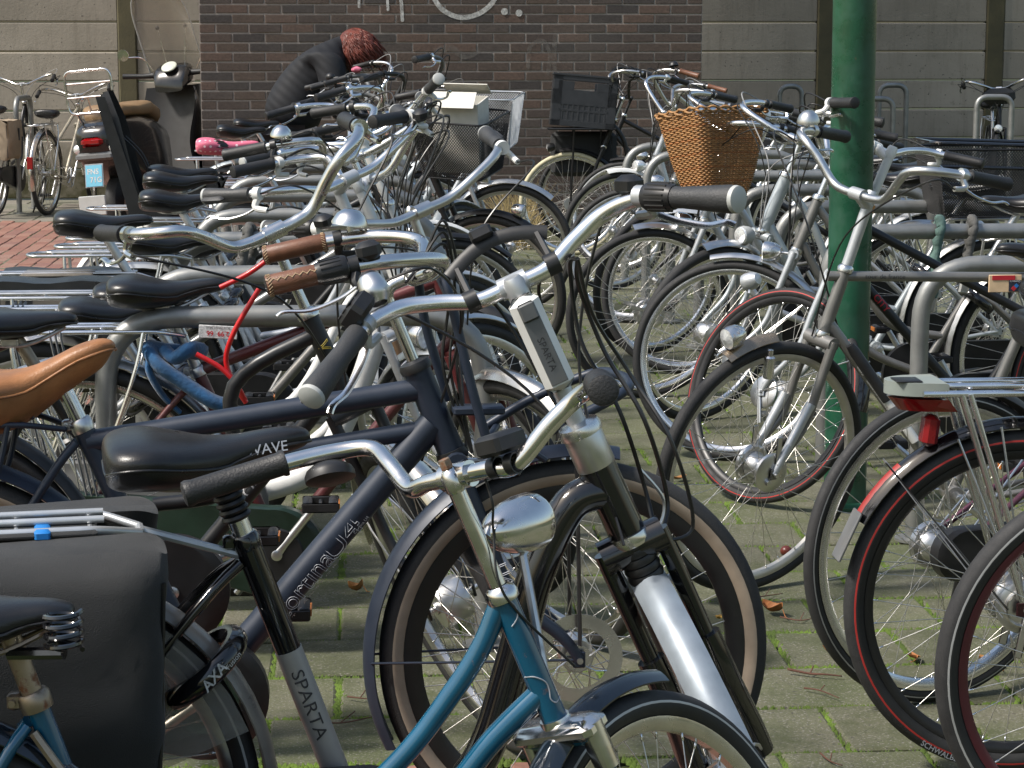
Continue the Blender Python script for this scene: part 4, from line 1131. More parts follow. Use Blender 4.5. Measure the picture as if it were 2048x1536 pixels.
# --- 1: small teal bicycle with a long chrome stem
b = Bike('teal blue step-through bicycle with chrome handlebar and bullet headlamp, nearest to the viewer', on_z(1392, 1876, .31), r=.31, wb=1.0, a=67.5, rake=.055, hb=.605, ht=.762, steer=50, col=BLUE, group=GL_, tw=.038)
b.BB = b.px(245, 1850); b.ST = b.px(70, 1400)
b.frame(tubes=[(smooth_path([b.px(1003, 1195), b.px(965, 1290), b.px(905, 1385), b.px(800, 1520), b.px(640, 1660), b.px(430, 1770), b.px(190, 1720)], 6), .0135),
               (smooth_path([b.px(1078, 1388), b.px(990, 1475), b.px(850, 1630), b.px(560, 1800), b.BB], 6), .0150)], headr=.0165, rs=.0145)
ml = MB()
for (p, q) in ((b.px(990, 1225), b.px(1014, 1228)),): pass
hd = MB()   # silver lining on the head lugs
for pts in ([(1018, 1168), (1012, 1178), (1016, 1192), (1030, 1208), (1033, 1228), (1022, 1246)], [(1048, 1350), (1066, 1346), (1088, 1356), (1096, 1372), (1099, 1390), (1110, 1398), (1122, 1390)]):
    P = []
    for (u, v) in pts:
        q = b.px(u, v); ax = b.HB + b.d * ((q - b.HB).dot(b.d)); off = q - ax
        k = max(-.99, min(.99, off.dot(b.n) / .0168)); P.append(ax + b.n * .0170 * k + V3((0, -.0170 * sqrt(1 - k * k), 0)))
    hd.tube(smooth_path(P, 4), .0009, 5)
b.add('lug_lining', hd, DECAL_S, b.parts['frame'])
b.wheel(True, rim=CHROME_O, tyre=(RUBBER_T, RUBBER, REFL)); b.wheel(False, rim=CHROME_O)
b.fork(crown=CHROME, rr_=.0125)
b.fender(True, col=mat('blue_black_guard', (.010, .016, .024), .16, .2, coat=.6), a0=84, a1=200); b.fender(False, col=MATS['blue_black_guard'])
b.bars('veetour', q=.150, e=.012, col=CHROME, grip=GRIPK, gl=.135, lev=False, cables=0, rb=.0113, pitch=-9, sc=.92)
gs, g, end = b.ends[1]
mm_ = MB(b.S); pc = gs - g * .055 + V3((0, 0, -.030))
mm_.lathe([(.0, .012), (.020, .011), (.030, .004), (.033, -.002), (.033, -.010), (.020, -.014), (0, -.015)][::-1], pc, V3((.1, .15, 1)), 28); mm_.tube([pc, gs - g * .05], .007, 8)
b.add('bell', mm_, PLASTIC, b.parts['bar'])
mk = MB(b.S); cc = b.C
mk.box(cc + V3((.0, -.075, .028)), (.060, .040, .026), R=Matrix.Rotation(-.2, 3, 'Y'), ch=.005)
for dy in (-.09, -.062): mk.lathe([(.0115, -.006), (.0135, -.006), (.0135, .006), (.0115, .006)], cc + V3((0, dy, .0)), (0, 1, 0), 16, close=True)
b.add('lamp_mount', mk, PLASTIC, b.parts['bar'])
b.add('stem_cap', MB(b.S).lathe([(0, .012), (.0075, .012), (.0085, .008), (.0085, 0)][::-1], b.HT + b.d * .176, b.d, 6), RUSTY, b.parts['bar'])
b.lamp('bullet', CHROME, up=.195)
b.cable_tube([b.C + V3((.01, -.03, .01)), b.C + V3((.01, -.04, -.04)), b.HT + V3((-.02, -.018, .08)), b.HT + V3((-.016, -.018, .0)), b.HB + V3((.03, -.02, .06))], .0018, steer=True)
b.saddle('spring', z=.782, post=RUSTY, springs=True, rail=RUSTY, pr=.0135, back=.045)
ms = MB(); c0 = b.px(128, 1300, -.045)
ms.tube([c0 + V3((.022 * cos(t), .022 * sin(t), .048 * t / (8 * pi))) for t in [i * 2 * pi / 12 for i in range(49)]], .0033, 6); ms.tube([c0 + V3((.0, 0, -.004)), c0 + V3((-.07, .03, -.012))], .008, 8)
b.add('front_spring', ms, BLACKP)
b.crank(30, arm=RUSTY); b.chaincase(BLACKM)
b.cable_tube([b.ST + V3((.0, -.02, -.035)), b.ST + V3((.04, -.03, -.09)), b.ST + V3((.10, -.035, -.16))], .006, RUSTY, 'frame_pump')

# --- 2: black and silver electric bicycle
b = Bike('black and silver step-through electric bicycle with black pannier, its front wheel turned right away', on_z(1534, 1522, .345), r=.345, wb=1.12, yaw=8, a=65.5, rake=.052, hb=.715, ht=.872, steer=84, col=BLACKP, group=GL_, tw=.040)
b.BB = b.px(716, 1655); b.ST = b.px(492, 1082)
b.frame(tubes=[(smooth_path([b.HT - b.d * .10, b.px(1140, 1010), b.px(1072, 1150), b.px(1025, 1330), b.px(960, 1520), b.px(850, 1630), b.BB], 7), .0275)], headr=.0285, rs=.0195)
fr = b.parts['frame']
b.add('head_sleeve', MB().lathe([(.0290, 0), (.0297, .002), (.0297, .062), (.0290, .064)], b.HT - b.d * .058, b.d, 30), ALU, fr)
sdv = (b.ST - b.BB).normalized(); p0 = b.px(572, 1300); L0 = (p0 - b.BB).dot(sdv)
b.add('seat_tube_sleeve', MB().tube([b.BB + sdv * .03, b.BB + sdv * L0], .0203, 22), mat('matt_silver_paint', (.36, .355, .35), .42, .4, var=.05, dust=.1), fr)
tx = MB(); text_tube(tx, b.BB + sdv * (L0 - .028), b.BB, .0207, 'SPARTA', .027, (0, -1, 0), fit=.112); b.add('lettering', tx, DECAL_D, fr)
b.wheel(True, hub='small', tyre=T_REF); b.wheel(False, hub='motor', tyre=(RUBBER_T, RUBBER, REFL), hubm=BLACKM)
b.fork(kind='susp', rr_=.0145)
T = b.S; mbw = MB(T)
for i in range(5): mbw.lathe([(.020, .008), (.027, .006), (.029, 0), (.027, -.006), (.020, -.008)][::-1], b.HB - b.d * (.015 + .014 * i), b.d, 22)
b.add('fork_boot', mbw, PLASTIC, b.parts['fork'])
b.fender(True, col=mat('pale_silver_guard', (.30, .34, .38), .42, .4, coat=.3), a0=52, a1=204, w=.056)
b.fender(False, col=mat('smoked_guard', (.20, .18, .16), .30, .1, coat=.3), w=.060)
# V-brake
mv = MB(T)
for s in (-1, 1):
    e = b.FA + b.d * .300 + b.n * .018
    mv.tube([e + V3((0, s * .045, 0)), e + b.d * .10 + V3((0, s * .042, 0))], .007, 8); mv.box(e + V3((0, s * .034, .01)), (.055, .012, .014), ch=.003)
mv.tube(smooth_path([b.FA + b.d * .40 + V3((.02, .045, 0)), b.FA + b.d * .415 + V3((.03, 0, 0)), b.FA + b.d * .40 + V3((.02, -.045, 0)), b.FA + b.d * .44 + V3((.03, -.075, 0)), b.FA + b.d * .50 + V3((.02, -.06, 0))], 6), .003, 6)
b.add('rim_brake', mv, ALU, b.parts['fork'])
b.bars('vee', q=.222, e=.045, col=ALU_B, stem=SILVER, grip=(GRIPG, GRIPG), gl=.150, gkind='ergo', rb=.0125, lever=ALU_B, leverk=SILVER, shifter=(-1,), stemk='alloy', sc=.90, pitch=31)
st = MB(T); cc = b.C
ud = (b.HT - (b.C)).normalized()
Rm = frame_from((0, 0, 0), b.n, b.d).to_3x3()
st.box(b.HT + b.d * .150 - b.n * .020, (.030, .046, .150), R=Rm, ch=.010)
so = b.add('stem_cover', st, WHITEP, b.parts['bar'])
b.add('stem_inlay', MB(T).box(b.HT + b.d * .140 - b.n * .0355, (.003, .026, .105), R=Rm, ch=.001), PLASTIC_G, so)
b.add('release_button', MB(T).box(b.HT + b.d * .203 - b.n * .0365, (.008, .026, .028), R=Rm, ch=.003), PLASTIC_G, so)
tx = MB(T); text_flat(tx, b.HT + b.d * .135 - b.n * .0372, -b.d, V3((0, -1, 0)), 'SPARTA', .015); b.add('lettering', tx, DECAL_D, so)
md = MB(T); arc = [cc + b.n * .03 + V3((.0, q, .035 + .035 * cos(q / .075 * 1.2))) for q in [-.08 + .16 * i / 10 for i in range(11)]]
md.tube(arc, .011, 8, flat=.35); md.box(cc + b.n * .03 + V3((0, .01, .085)), (.03, .035, .02), ch=.004)
for dy in (-.065, .065): md.lathe([(.0128, -.010), (.0165, -.010), (.0165, .010), (.0128, .010)], cc + V3((.0, dy, .004)), (0, 1, 0), 18, close=True); md.tube([cc + V3((0, dy, .01)), cc + b.n * .03 + V3((0, dy, .05))], .006, 6)
b.add('display_mount', md, PLASTIC, b.parts['bar'])
gs, g, end = b.ends[1]
mr = MB(T); pc = gs - g * .022
mr.box(pc + V3((-.012, 0, .020)), (.046, .050, .030), R=frame_from((0, 0, 0), g, (0, .3, 1)).to_3x3(), ch=.006)
ro = b.add('control_pad', mr, PLASTIC, b.parts['bar'])
Rg = frame_from((0, 0, 0), g, (0, .3, 1)).to_3x3()
for i in range(2):
    for j in range(3): b.add('button', MB(T).box(pc + V3((-.012, 0, .020)) + Rg @ V3((-.009 + .019 * i, -.015 + .015 * j, .0155)), (.016, .012, .003), R=Rg, ch=.001), GRIPG, ro)
pb_ = gs - g * .075 + V3((0, 0, .008))
mb_ = MB(T).lathe([(.0, .040), (.012, .040), (.018, .034), (.0225, .018), (.0235, .008), (.019, 0), (.012, -.008)][::-1], pb_, V3((.1, 0, 1)), 26)
bo = b.add('bell', mb_, ALU, b.parts['bar']); b.add('bell_button', MB(T).lathe([(0, .043), (.012, .042), (.0145, .038)][::-1], pb_, V3((.1, 0, 1)), 22), PLASTIC, bo)
b.cable_tube([b.C + V3((.02, .06, .0)), b.C + b.n * .12 + V3((0, .03, -.05)), b.HT + b.n * .10 + V3((0, .01, -.02)), b.HB + b.n * .085 + V3((0, .0, .02)), b.HB + b.n * .035 + V3((0, 0, -.01))], .0030, steer=True)
b.cable_tube([b.C + V3((.02, -.06, .0)), b.C + b.n * .10 + V3((0, -.03, -.06)), b.HT + b.n * .11 + V3((0, -.01, -.05)), b.HB + b.n * .10 + V3((0, -.01, -.0)), b.HB + b.n * .03 + V3((0, -.02, -.05))], .0030, steer=True)
for lat, rr0, zz in ((-.085, .0036, 0), (-.060, .0036, .03), (-.105, .0030, -.05)):
    b.cable_tube([b.C + V3((-.02, -.10, -.01)), b.C + V3((.05, -.09, -.03 + zz)), b.HT + V3((.04, lat, .10 + zz)), b.HT + V3((.03, lat * 1.1, -.02 + zz)), b.HB + V3((.03, lat * .9, .02 + zz)), b.HB + V3((.0, -.035, -.03))], rr0, steer=True, name='brake_cable')
b.saddle('comfort', z=.895, m=VINYL, post=ALU_B, bellows=.075, tilt=4, text=('WAVE', .020, DECAL_S, .084, .024, .034), pr=.0150, collar=BLACKP, back=.02, sc=1.06)
b.carrier(SILVER, z=.770, rad=.0065, x1=b.RA.x + .12, light=False)
b.pannier(CANVAS, z1=.762, h=.345, l=.45, w=.140, x=b.RA.x - .015, flap=False)
pan = [o for o in b.root.children if o.name.startswith('pannier')][0]
b.add('blue_band', MB().box(b.px(85, 1072, -.055) + V3((0, .02, .004)), (.022, .085, .014), ch=.003), mat('blue_elastic', (.01, .17, .50), .5), b.parts['carrier'])
lk = b.ringlock(BLACKP, .068)
tx = MB(); t_ = radians(38); dr = V3((cos(t_), 0, sin(t_))); cL = b.RA + dr * (b.r - .015)
text_flat(tx, cL + V3((0, -.0855, 0)) + dr * .018, dr * .86 + V3((-.0, 0, .28)), V3((-sin(t_), 0, cos(t_))), 'AXA', .022, bold=.02); text_flat(tx, cL + V3((0, -.0855, 0)) + dr * .052, dr * .86 + V3((0, 0, .28)), V3((-sin(t_), 0, cos(t_))), 'Fusion', .011)
b.add('lettering', tx, DECAL_W, lk)
cg = bpy.data.materials.new('clear_acrylic'); cg.use_nodes = True
nt = cg.node_tree; pr_ = nt.nodes['Principled BSDF']; tr = nt.nodes.new('ShaderNodeBsdfTransparent'); mxs = nt.nodes.new('ShaderNodeMixShader')
tr.inputs[0].default_value = (.86, .84, .80, 1); pr_.inputs['Base Color'].default_value = (.6, .58, .55, 1); pr_.inputs['Roughness'].default_value = .12
nzz = nt.nodes.new('ShaderNodeTexNoise'); nzz.inputs['Scale'].default_value = 14; rmp = nt.nodes.new('ShaderNodeMapRange'); rmp.inputs[3].default_value = .06; rmp.inputs[4].default_value = .30
nt.links.new(nzz.outputs['Fac'], rmp.inputs[0]); nt.links.new(rmp.outputs[0], mxs.inputs[0]); nt.links.new(tr.outputs[0], mxs.inputs[1]); nt.links.new(pr_.outputs[0], mxs.inputs[2]); nt.links.new(mxs.outputs[0], nt.nodes['Material Output'].inputs[0])
ACRYL = cg
for s in (-1, 1):
    pts = [b.RA + V3((cos(radians(q)) * .345, s * .045, sin(radians(q)) * .345)) for q in range(20, 171, 10)] + [b.RA + V3((-.10, s * .05, .05)), b.RA + V3((.10, s * .05, .03))]
    b.add('coat_guard', MB().plate(pts, (0, 1, 0), .0015), ACRYL)
b.crank(140); b.chaincase(BLACKM); b.stand(ALU)

# --- 3: navy bicycle with brown grips and saddle
b = Bike('matt navy bicycle with tan saddle, brown leather grips and front carrier', on_z(1150, 1305, .352), r=.352, wb=1.13, a=68, rake=.066, hb=.725, ht=.872, steer=3, col=NAVY, group=GL_, tw=.044)
b.BB = b.px(415, 1372); b.ST = b.px(163, 850)
b.frame(tubes=[([b.px(846, 778), b.px(176, 884)], .0205), ([b.px(852, 858), b.px(215, 962)], .0165), ([b.px(866, 846), b.BB], .0262)], headr=.0245, rs=.0185)
fr = b.parts['frame']
tx = MB(); P0, P1 = b.px(556, 1226), b.px(660, 1098)
text_tube(tx, P0, P1, .0264, 'cortina', .050, (0, -1, 0), outline=.009, fit=(P1 - P0).length * .98, lift=.0004)
P2, P3 = b.px(650, 1110), b.px(716, 1030)
text_tube(tx, P2, P3, .0264, 'U4', .056, (0, -1, 0), outline=.009, fit=(P3 - P2).length * .95, lift=.0004)
b.add('lettering', tx, DECAL_S, fr)
tx = MB(); text_tube(tx, P0, P1, .0264, 'T R A N S P O R T', .0085, (0, -1, 0), fit=(P1 - P0).length * .95, across=-.027, start=.012)
Q0, Q1 = b.px(690, 1040), b.px(722, 1042); text_tube(tx, P3 + (P2 - P3) * .28, P3 + (P3 - P2), .0264, 'Cortina U4', .0085, (0, -1, 0), across=-.012)
b.add('decal', tx, DECAL_W, fr)
b.wheel(True, tyre=T_TAN, rim=BLACKM, hub='disc', tw=.046, deep=.030); b.wheel(False, tyre=T_TAN, rim=BLACKM, tw=.046, deep=.030)
b.fork(rr_=.0150)
b.fender(True, a0=78, a1=206, w=.062, gap=.016, stay=NAVY); b.fender(False, w=.062, gap=.016, stay=NAVY)
mf = MB(b.S)     # fork blade decal
ft = b.HB - b.d * .05 + V3((0, -.058, 0)); text_flat(mf, ft - b.d * .18, -b.d, b.n, 'U4', .034, outline=.02); b.add('lettering', mf, DECAL_S, b.parts['fork'])
b.bars('u4', q=.142, e=.055, col=CHROME, grip=LEATHER, gkind='leather', gl=.120, lever=ALU_B, leverk=PLASTIC, shifter=(-1,), bell=(1, CHROME, .034), sc=1.0, rb=.0127)
mc = MB(b.S)     # front carrier: platform loop and upright hoop
rl = [b.px(958, 934, -.13), b.px(1118, 856, -.13), b.px(1256, 786, -.12), b.px(1262, 760, -.02), b.px(1205, 738, .10), b.px(1060, 800, .12), b.px(980, 850, .12)]
mc.tube(fillet(rl, .05, 6), .0088, 12)
mc.tube(fillet([b.px(1000, 915, -.13), b.px(960, 905, 0), b.px(1000, 850, .12)], .02, 4), .007, 10); mc.tube([b.px(1150, 842, -.13), b.px(1120, 790, .12)], .007, 10)
mc.tube(fillet([b.px(985, 930, -.07), b.px(945, 800, -.07), b.px(895, 585, -.06), b.px(872, 528, -.03), b.px(835, 530, .04), b.px(850, 640, .05), b.px(900, 800, .05)], .06, 6), .0085, 12)
mc.tube([b.px(1040, 890, -.06), b.FA + V3((-.06, -.05, .36))], .006, 8)
mc.box(b.px(955, 820, -.03), (.09, .05, .014), ch=.003)
b.add('front_carrier', mc, NAVY)
ms_ = MB(b.S)
for s in (-1, 1): ms_.tube([b.px(1150, 850, s * .07) if s < 0 else b.px(1140, 830, .07), b.FA + V3((0, s * .062, .03))], .011, 8, flat=.35)
b.add('carrier_strut', ms_, BLACKM)
for k, (dx, dz) in enumerate(((0, 0), (.012, .01), (.024, 0))):
    b.cable_tube([b.C + V3((-.02 + dx, -.12 + .03 * k, .0)), b.C + V3((.05, -.06, .06 + .02 * k)), b.HT + V3((.055 + dx, -.03, .12)), b.HT + V3((.045 + dx, -.03, .0)), b.HB + V3((.035, -.03, 0))], .0028, steer=True, name='brake_cable')
b.saddle('leather', z=.895, m=TANSAD, post=CHROME, tilt=7, pr=.0150, springs=True, collar=ALU, back=.075, sc=1.06)
b.crank(215); b.chaincase(BLACKM, GREENC); b.carrier(NAVY, z=.79); b.lamp('fork', PLASTIC, up=-.01)

# --- 4: black bicycle with the wide chrome bar turned across
b = Bike('black bicycle with long chrome handlebar turned sideways and glossy black saddle', fa_s(935, 985), r=.345, wb=1.08, a=66, rake=.06, hb=.73, ht=.90, steer=-72, col=BLACKM, group=GL_)
b.BB = b.px(352, 1165); b.ST = b.px(88, 760)
b.frame(tubes=[([b.HB + b.d * .04, b.BB], .0170), (smooth_path([b.HT - b.d * .04, b.HT + V3((-.15, 0, -.14)), b.BB + V3((.12, 0, .20)), b.BB + V3((-.04, 0, .16))], 6), .0150)], headr=.0190)
tx = MB(); text_tube(tx, b.px(470, 1010), b.px(560, 900), .0173, 'Old', .034, (0, -1, 0), start=.03); b.add('lettering', tx, DECAL_W, b.parts['frame'])
tx = MB(); text_tube(tx, b.HB + b.d * .13, b.HB, .0193, 'V', .034, (.2, -1, 0), outline=.02); b.add('head_badge', tx, DECAL_Y, b.parts['frame'])
b.wheel(True, hub='dynamo'); b.wheel(False); b.fork(); b.fender(True, col=CHROME_O); b.fender(False, col=BLACKM)
b.bars('tour', q=.17, e=.03, col=CHROME, grip=GRIPK, sc=.92, scy=1.0, pitch=4, leverk=CHROME, lever=CHROME, rb=.0122)
b.saddle('spring', z=.925, m=VINYL, post=RUSTY, springs=True); b.carrier(ALU_B, z=.76); b.crank(200); b.chaincase(BLACKM)

# --- 5: maroon bicycle with green chain case, blue cloth and red cable lock
b = Bike('maroon bicycle with dark green chain case and torn blue cloth tied to its seat tube', fa_s(1105, 838), r=.345, wb=1.10, a=69, rake=.06, hb=.735, ht=.91, steer=-60, col=MAROON, group=GL_)
b.BB = b.px(556, 1094); b.ST = b.px(396, 742)
b.frame(tubes=[([b.HB + b.d * .03, b.BB], .0150), ([b.HT - b.d * .03, b.ST], .0145)], rs=.0145, headr=.0175)
tx = MB(); text_tube(tx, b.px(672, 950), b.px(745, 862), .0153, 'SUPER', .026, (0, -1, 0), bold=.01); b.add('lettering', tx, DECAL_W, b.parts['frame'])
b.wheel(True, rim=CHROME_O); b.wheel(False, rim=CHROME_O); b.fork(); b.fender(True, col=CHROME_O); b.fender(False, col=ALU)
b.bars('flat', q=.13, e=.05, col=ALU, grip=GRIPG, gkind='ergo', leverk=WHITEP, lever=ALU_B, shifter=(-1,))
b.saddle('comfort', z=.90, post=ALU, tilt=2); b.carrier(ALU_B, z=.775, strap=PLASTIC_G)
b.crank(52, arm=ALU); b.chaincase(GREENC, PLASTIC)
CLOTHB = mat('torn_blue_cloth', (.016, .085, .20), .85, 0, var=.35, scale=30, bump=.5, bscale=120, sheen=.3)
b.add('blue_cloth', MB().tube(smooth_path([b.px(330, 700, -.03), b.px(350, 716, -.05), b.px(378, 700, -.05), b.px(400, 706, .03), b.px(340, 705, .04), b.px(300, 700, -.02), b.px(318, 730, -.05), b.px(360, 760, -.05), b.px(420, 800, -.05), b.px(455, 812, -.04)], 7), [.022, .026], 9, flat=.7), CLOTHB, b.parts['frame'], 60)
b.add('blue_cloth', MB().tube(smooth_path([b.px(305, 705, -.03), b.px(298, 740, -.04), b.px(325, 790, -.03), b.px(360, 825, -.02)], 6), [.022, .012], 8, flat=.5), CLOTHB, b.parts['frame'], 60)
REDC = mat('red_cable_lock', (.55, .012, .015), .35, 0, var=.08, coat=.3)
lock = MB().tube(smooth_path([b.px(560, 500, -.12), b.px(500, 545, -.12), b.px(440, 575, -.12)], 6), .0062, 10)
lock.tube(smooth_path([b.px(520, 575, -.10), b.px(470, 660, -.10), b.px(452, 720, -.09), b.px(470, 770, -.09), b.px(492, 805, -.08)], 6), .0062, 10)
lock.tube(smooth_path([b.px(392, 708, -.10), b.px(440, 735, -.10), b.px(470, 765, -.10), b.px(490, 800, -.08)], 6), .0062, 10)
b.add('cable_lock', lock, REDC)
tgm = MB(); c_ = b.px(436, 664, -.05); tgm.box(c_, (.088, .004, .030), R=Matrix.Rotation(.06, 3, 'Y'), ch=.001)
tg = b.add('price_tag', tgm, DECAL_W, b.parts['frame'])
tx = MB(); text_flat(tx, c_ + V3((0, -.0022, -.004)), (-1, 0, .06), (0, 0, -1), '2.99  66', .016, bold=.02); b.add('lettering', tx, DECAL_R, tg)
tx = MB(); text_flat(tx, c_ + V3((0, -.0022, .010)), (1, 0, -.06), (0, 0, 1), 'OPEN VANAF 11.30', .0065); b.add('lettering', tx, DECAL_D, tg)
# --- 6 ... 15: the rest of the left row
def gen(label, s, u=None, face=1, group=GL_, **k):
    o = dict(col=SILVER, kind='step', bar='dutch', barc=ALU, grip=GRIPK, gkind='plain', q=.14, e=.04, steer=0, tyre=T_STD, rim=ALU, hub='small', hubr='small', fend=None,
             saddle='comfort', sz=.92, sm=VINYL, carrier=ALU, cz=.77, chain='case', case=BLACKM, lamp='fork', lampm=CHROME, yaw=0, lean=0, r=.345, a=68, bell=None, shifter=None, stemk='quill',
             stem=None, pan=None, lock=True, crank=60, lever=ALU_B, leverk=PLASTIC, hb=.73, ht=.90, sc=1.0, post=ALU, wb=1.11, fork=None, forkk='rigid', strap=None, pitch=0, rear=False, tw=.038, stand=True, rs=.0145, rd=.0155, headr=.0185, fs=None, fa1=200, stx=0, tl=False)
    o.update(k)
    if face < 0 and 'tw' not in k: o['tw'] = .033
    u = (710 + .42 * s) if u is None else u
    b = Bike(label, fa_s(u, s, o['r']), r=o['r'], face=face, yaw=o['yaw'], lean=o['lean'], steer=o['steer'], wb=o['wb'], a=o['a'], hb=o['hb'], ht=o['ht'], col=o['col'], group=group, tw=o['tw'], rear_origin=o['rear'])
    b.ST = b.ST + V3((o['stx'], 0, 0))
    b.frame(o['kind'], rd=o['rd'], rs=o['rs'], headr=o['headr'])
    b.wheel(True, o['tyre'], o['rim'], o['hub']); b.wheel(False, o['tyre'], o['rim'], o['hubr'], deep=o.get('deep', .016))
    b.fork(o['fork'], o['forkk']); f = o['fend'] or o['col']
    b.fender(True, f, *((168, 190) if o.get('nofend') else (None, None)), stays=True) if face > 0 or o.get('nofend') else b.fender(True, f, 78, 168, stays=True); b.fender(False, f, -12, o['fa1'])
    b.bars(o['bar'], o['q'], o['e'], o['barc'], o['stem'], o['grip'], gkind=o['gkind'], bell=o['bell'], shifter=o['shifter'], stemk=o['stemk'], lever=o['lever'], leverk=o['leverk'], sc=o['sc'], pitch=o['pitch'])
    b.saddle(o['saddle'], o['sz'], o['sm'], o['post'])
    if o['carrier']: b.carrier(o['carrier'], o['cz'], strap=o['strap'], light=o['tl'])
    if o['pan']: b.pannier(o['pan'], z1=o['cz'], flap=o.get('flap'))
    if o['lock']: b.ringlock()
    b.crank(o['crank'])
    if o['chain'] == 'case': b.chaincase(o['case'])
    else: b.chain()
    if o['lamp']: b.lamp(o['lamp'], o['lampm'])
    if o['stand']: b.stand()
    rq = random.Random(int(s * 7 + u))
    for kk in range(2):
        gs, g, end = b.ends[1 if kk else -1]
        st_ = gs - g * .03; sw = rq.uniform(.5, 1.3)
        b.cable_tube([st_, st_ - g * .07 + V3((.05 * sw, 0, .03 * sw)), (st_ + b.HT) / 2 + V3((.10 * sw, rq.uniform(-.05, .05), .06 * sw)), b.HT + b.n * (.05 + .04 * sw) + V3((0, rq.uniform(-.03, .03), 0)), b.HB + b.n * .03 + V3((0, .01, -.03))], .0025, CABLE if rq.random() < .7 else CABLE_G, 'gear_cable', True)
    return b
BR2 = mat('bronze_paint', (.30, .19, .12), .3, .5, var=.08, coat=.3)
b6 = gen('white and silver city bicycle with grey strap over its rear carrier', 781, 965, col=WHITEP, kind='low', bar='flat', barc=ALU_B, grip=GRIPG, gkind='ergo', leverk=WHITEP, steer=-52, q=.19, e=.06, stemk='alloy', stem=SILVER, carrier=ALU_B, strap=PLASTIC_G, rd=.019, fork=SILVER, fend=ALU, shifter=(1,), case=PLASTIC_G, headr=.022, sz=.80)
b7 = gen('grey city bicycle with two worn panniers and black gel saddle', 682, 915, col=GREYP, kind='mixte', bar='tour', barc=CHROME, steer=-25, pan=CANVASG, flap=VINYL, tl=True, sz=.955, sm=VINYL, q=.18, fend=BLACKM, bell=(-1, CHROME, .03), case=BLACKM, fork=BR2)
b7.saddle_done = True
b8 = gen('silver low-step city bicycle with thick black grips beside the pannier bicycle', 622, 935, col=SILVER, kind='low', bar='dutch', barc=ALU_B, gkind='ergo', steer=38, q=.17, rd=.018, sz=.84, grip=GRIPK, leverk=ALU_B, headr=.021)
b9 = gen('silver grey bicycle with copper stem ring and white brake lever', 575, 945, col=SILVER, kind='step', bar='flat', barc=ALU_B, leverk=WHITEP, steer=-62, q=.16, sz=.93, gkind='ergo', grip=GRIPG, shifter=(1,), fork=SILVER)
b10 = gen('black bicycle with straight top tube and chrome bar in the left row', 528, 905, col=BLACKM, kind='diamond', bar='dutch', barc=CHROME, steer=12, q=.15, sz=.95, case=BLACKM)
b11 = gen('dark bicycle with black wire mesh basket on its handlebar', 452, 990, col=BLACKM, kind='oma', bar='dutch', barc=BLACKM, steer=-30, q=.18, sz=.93, lamp='guard')
b12 = gen('white city bicycle with child seat at the back', 492, 868, col=WHITEP, kind='low', bar='high', barc=ALU_B, steer=25, q=.13, sz=.94, rd=.019, leverk=ALU_B)
b13 = gen('grey bicycle with pink dotted saddle cover', 408, 880, col=GREYP, kind='step', bar='high', barc=BLACKM, steer=42, q=.13, sz=.96)
b14 = gen('silver bicycle with silver mesh basket in front', 378, 1020, col=SILVER, kind='step', bar='dutch', barc=ALU, steer=-18, q=.18, sz=.95)
b15 = gen('black bicycle with pink bell and grey handlebar at the back of the left row', 352, 845, col=BLACKM, kind='oma', bar='high', barc=PLASTIC_G, steer=10, q=.14, sz=.96)
b17 = gen('cream white bicycle with bare silver handlebar behind the maroon bicycle', 738, 985, col=WHITEP, kind='step', bar='tour', barc=ALU_B, steer=42, q=.16, sz=.80, gkind='plain', fend=ALU, headr=.02, fork=SILVER, leverk=WHITEP, stemk='alloy', stem=SILVER)
b18 = gen('pale silver bicycle with grey grips and tall alloy stem, mid left row', 598, 955, col=SILVER, kind='low', bar='vee', barc=ALU_B, steer=70, q=.22, sz=.80, gkind='ergo', grip=GRIPG, rd=.018, stemk='alloy', stem=WHITEP, leverk=WHITEP)
b19 = gen('silver bicycle with upright black grip pointing to the sky in the left row', 425, 965, col=SILVER2, kind='step', bar='high', barc=PLASTIC_G, steer=58, q=.20, sz=.82, leverk=ALU_B)
b16 = gen('silver bicycle with black bell, last of the left row', 328, 850, col=SILVER2, kind='step', bar='high', barc=ALU_B, steer=-35, q=.16, sz=.96)
# copper ring on bicycle 9
b9.add('stem_ring', MB(b9.S).lathe([(.0150, 0), (.0215, 0), (.0225, .008), (.0200, .022), (.013, .026)], b9.HT + b9.d * .012, b9.d, 24), mat('copper_ring', (.50, .20, .06), .28, .7), b9.root)
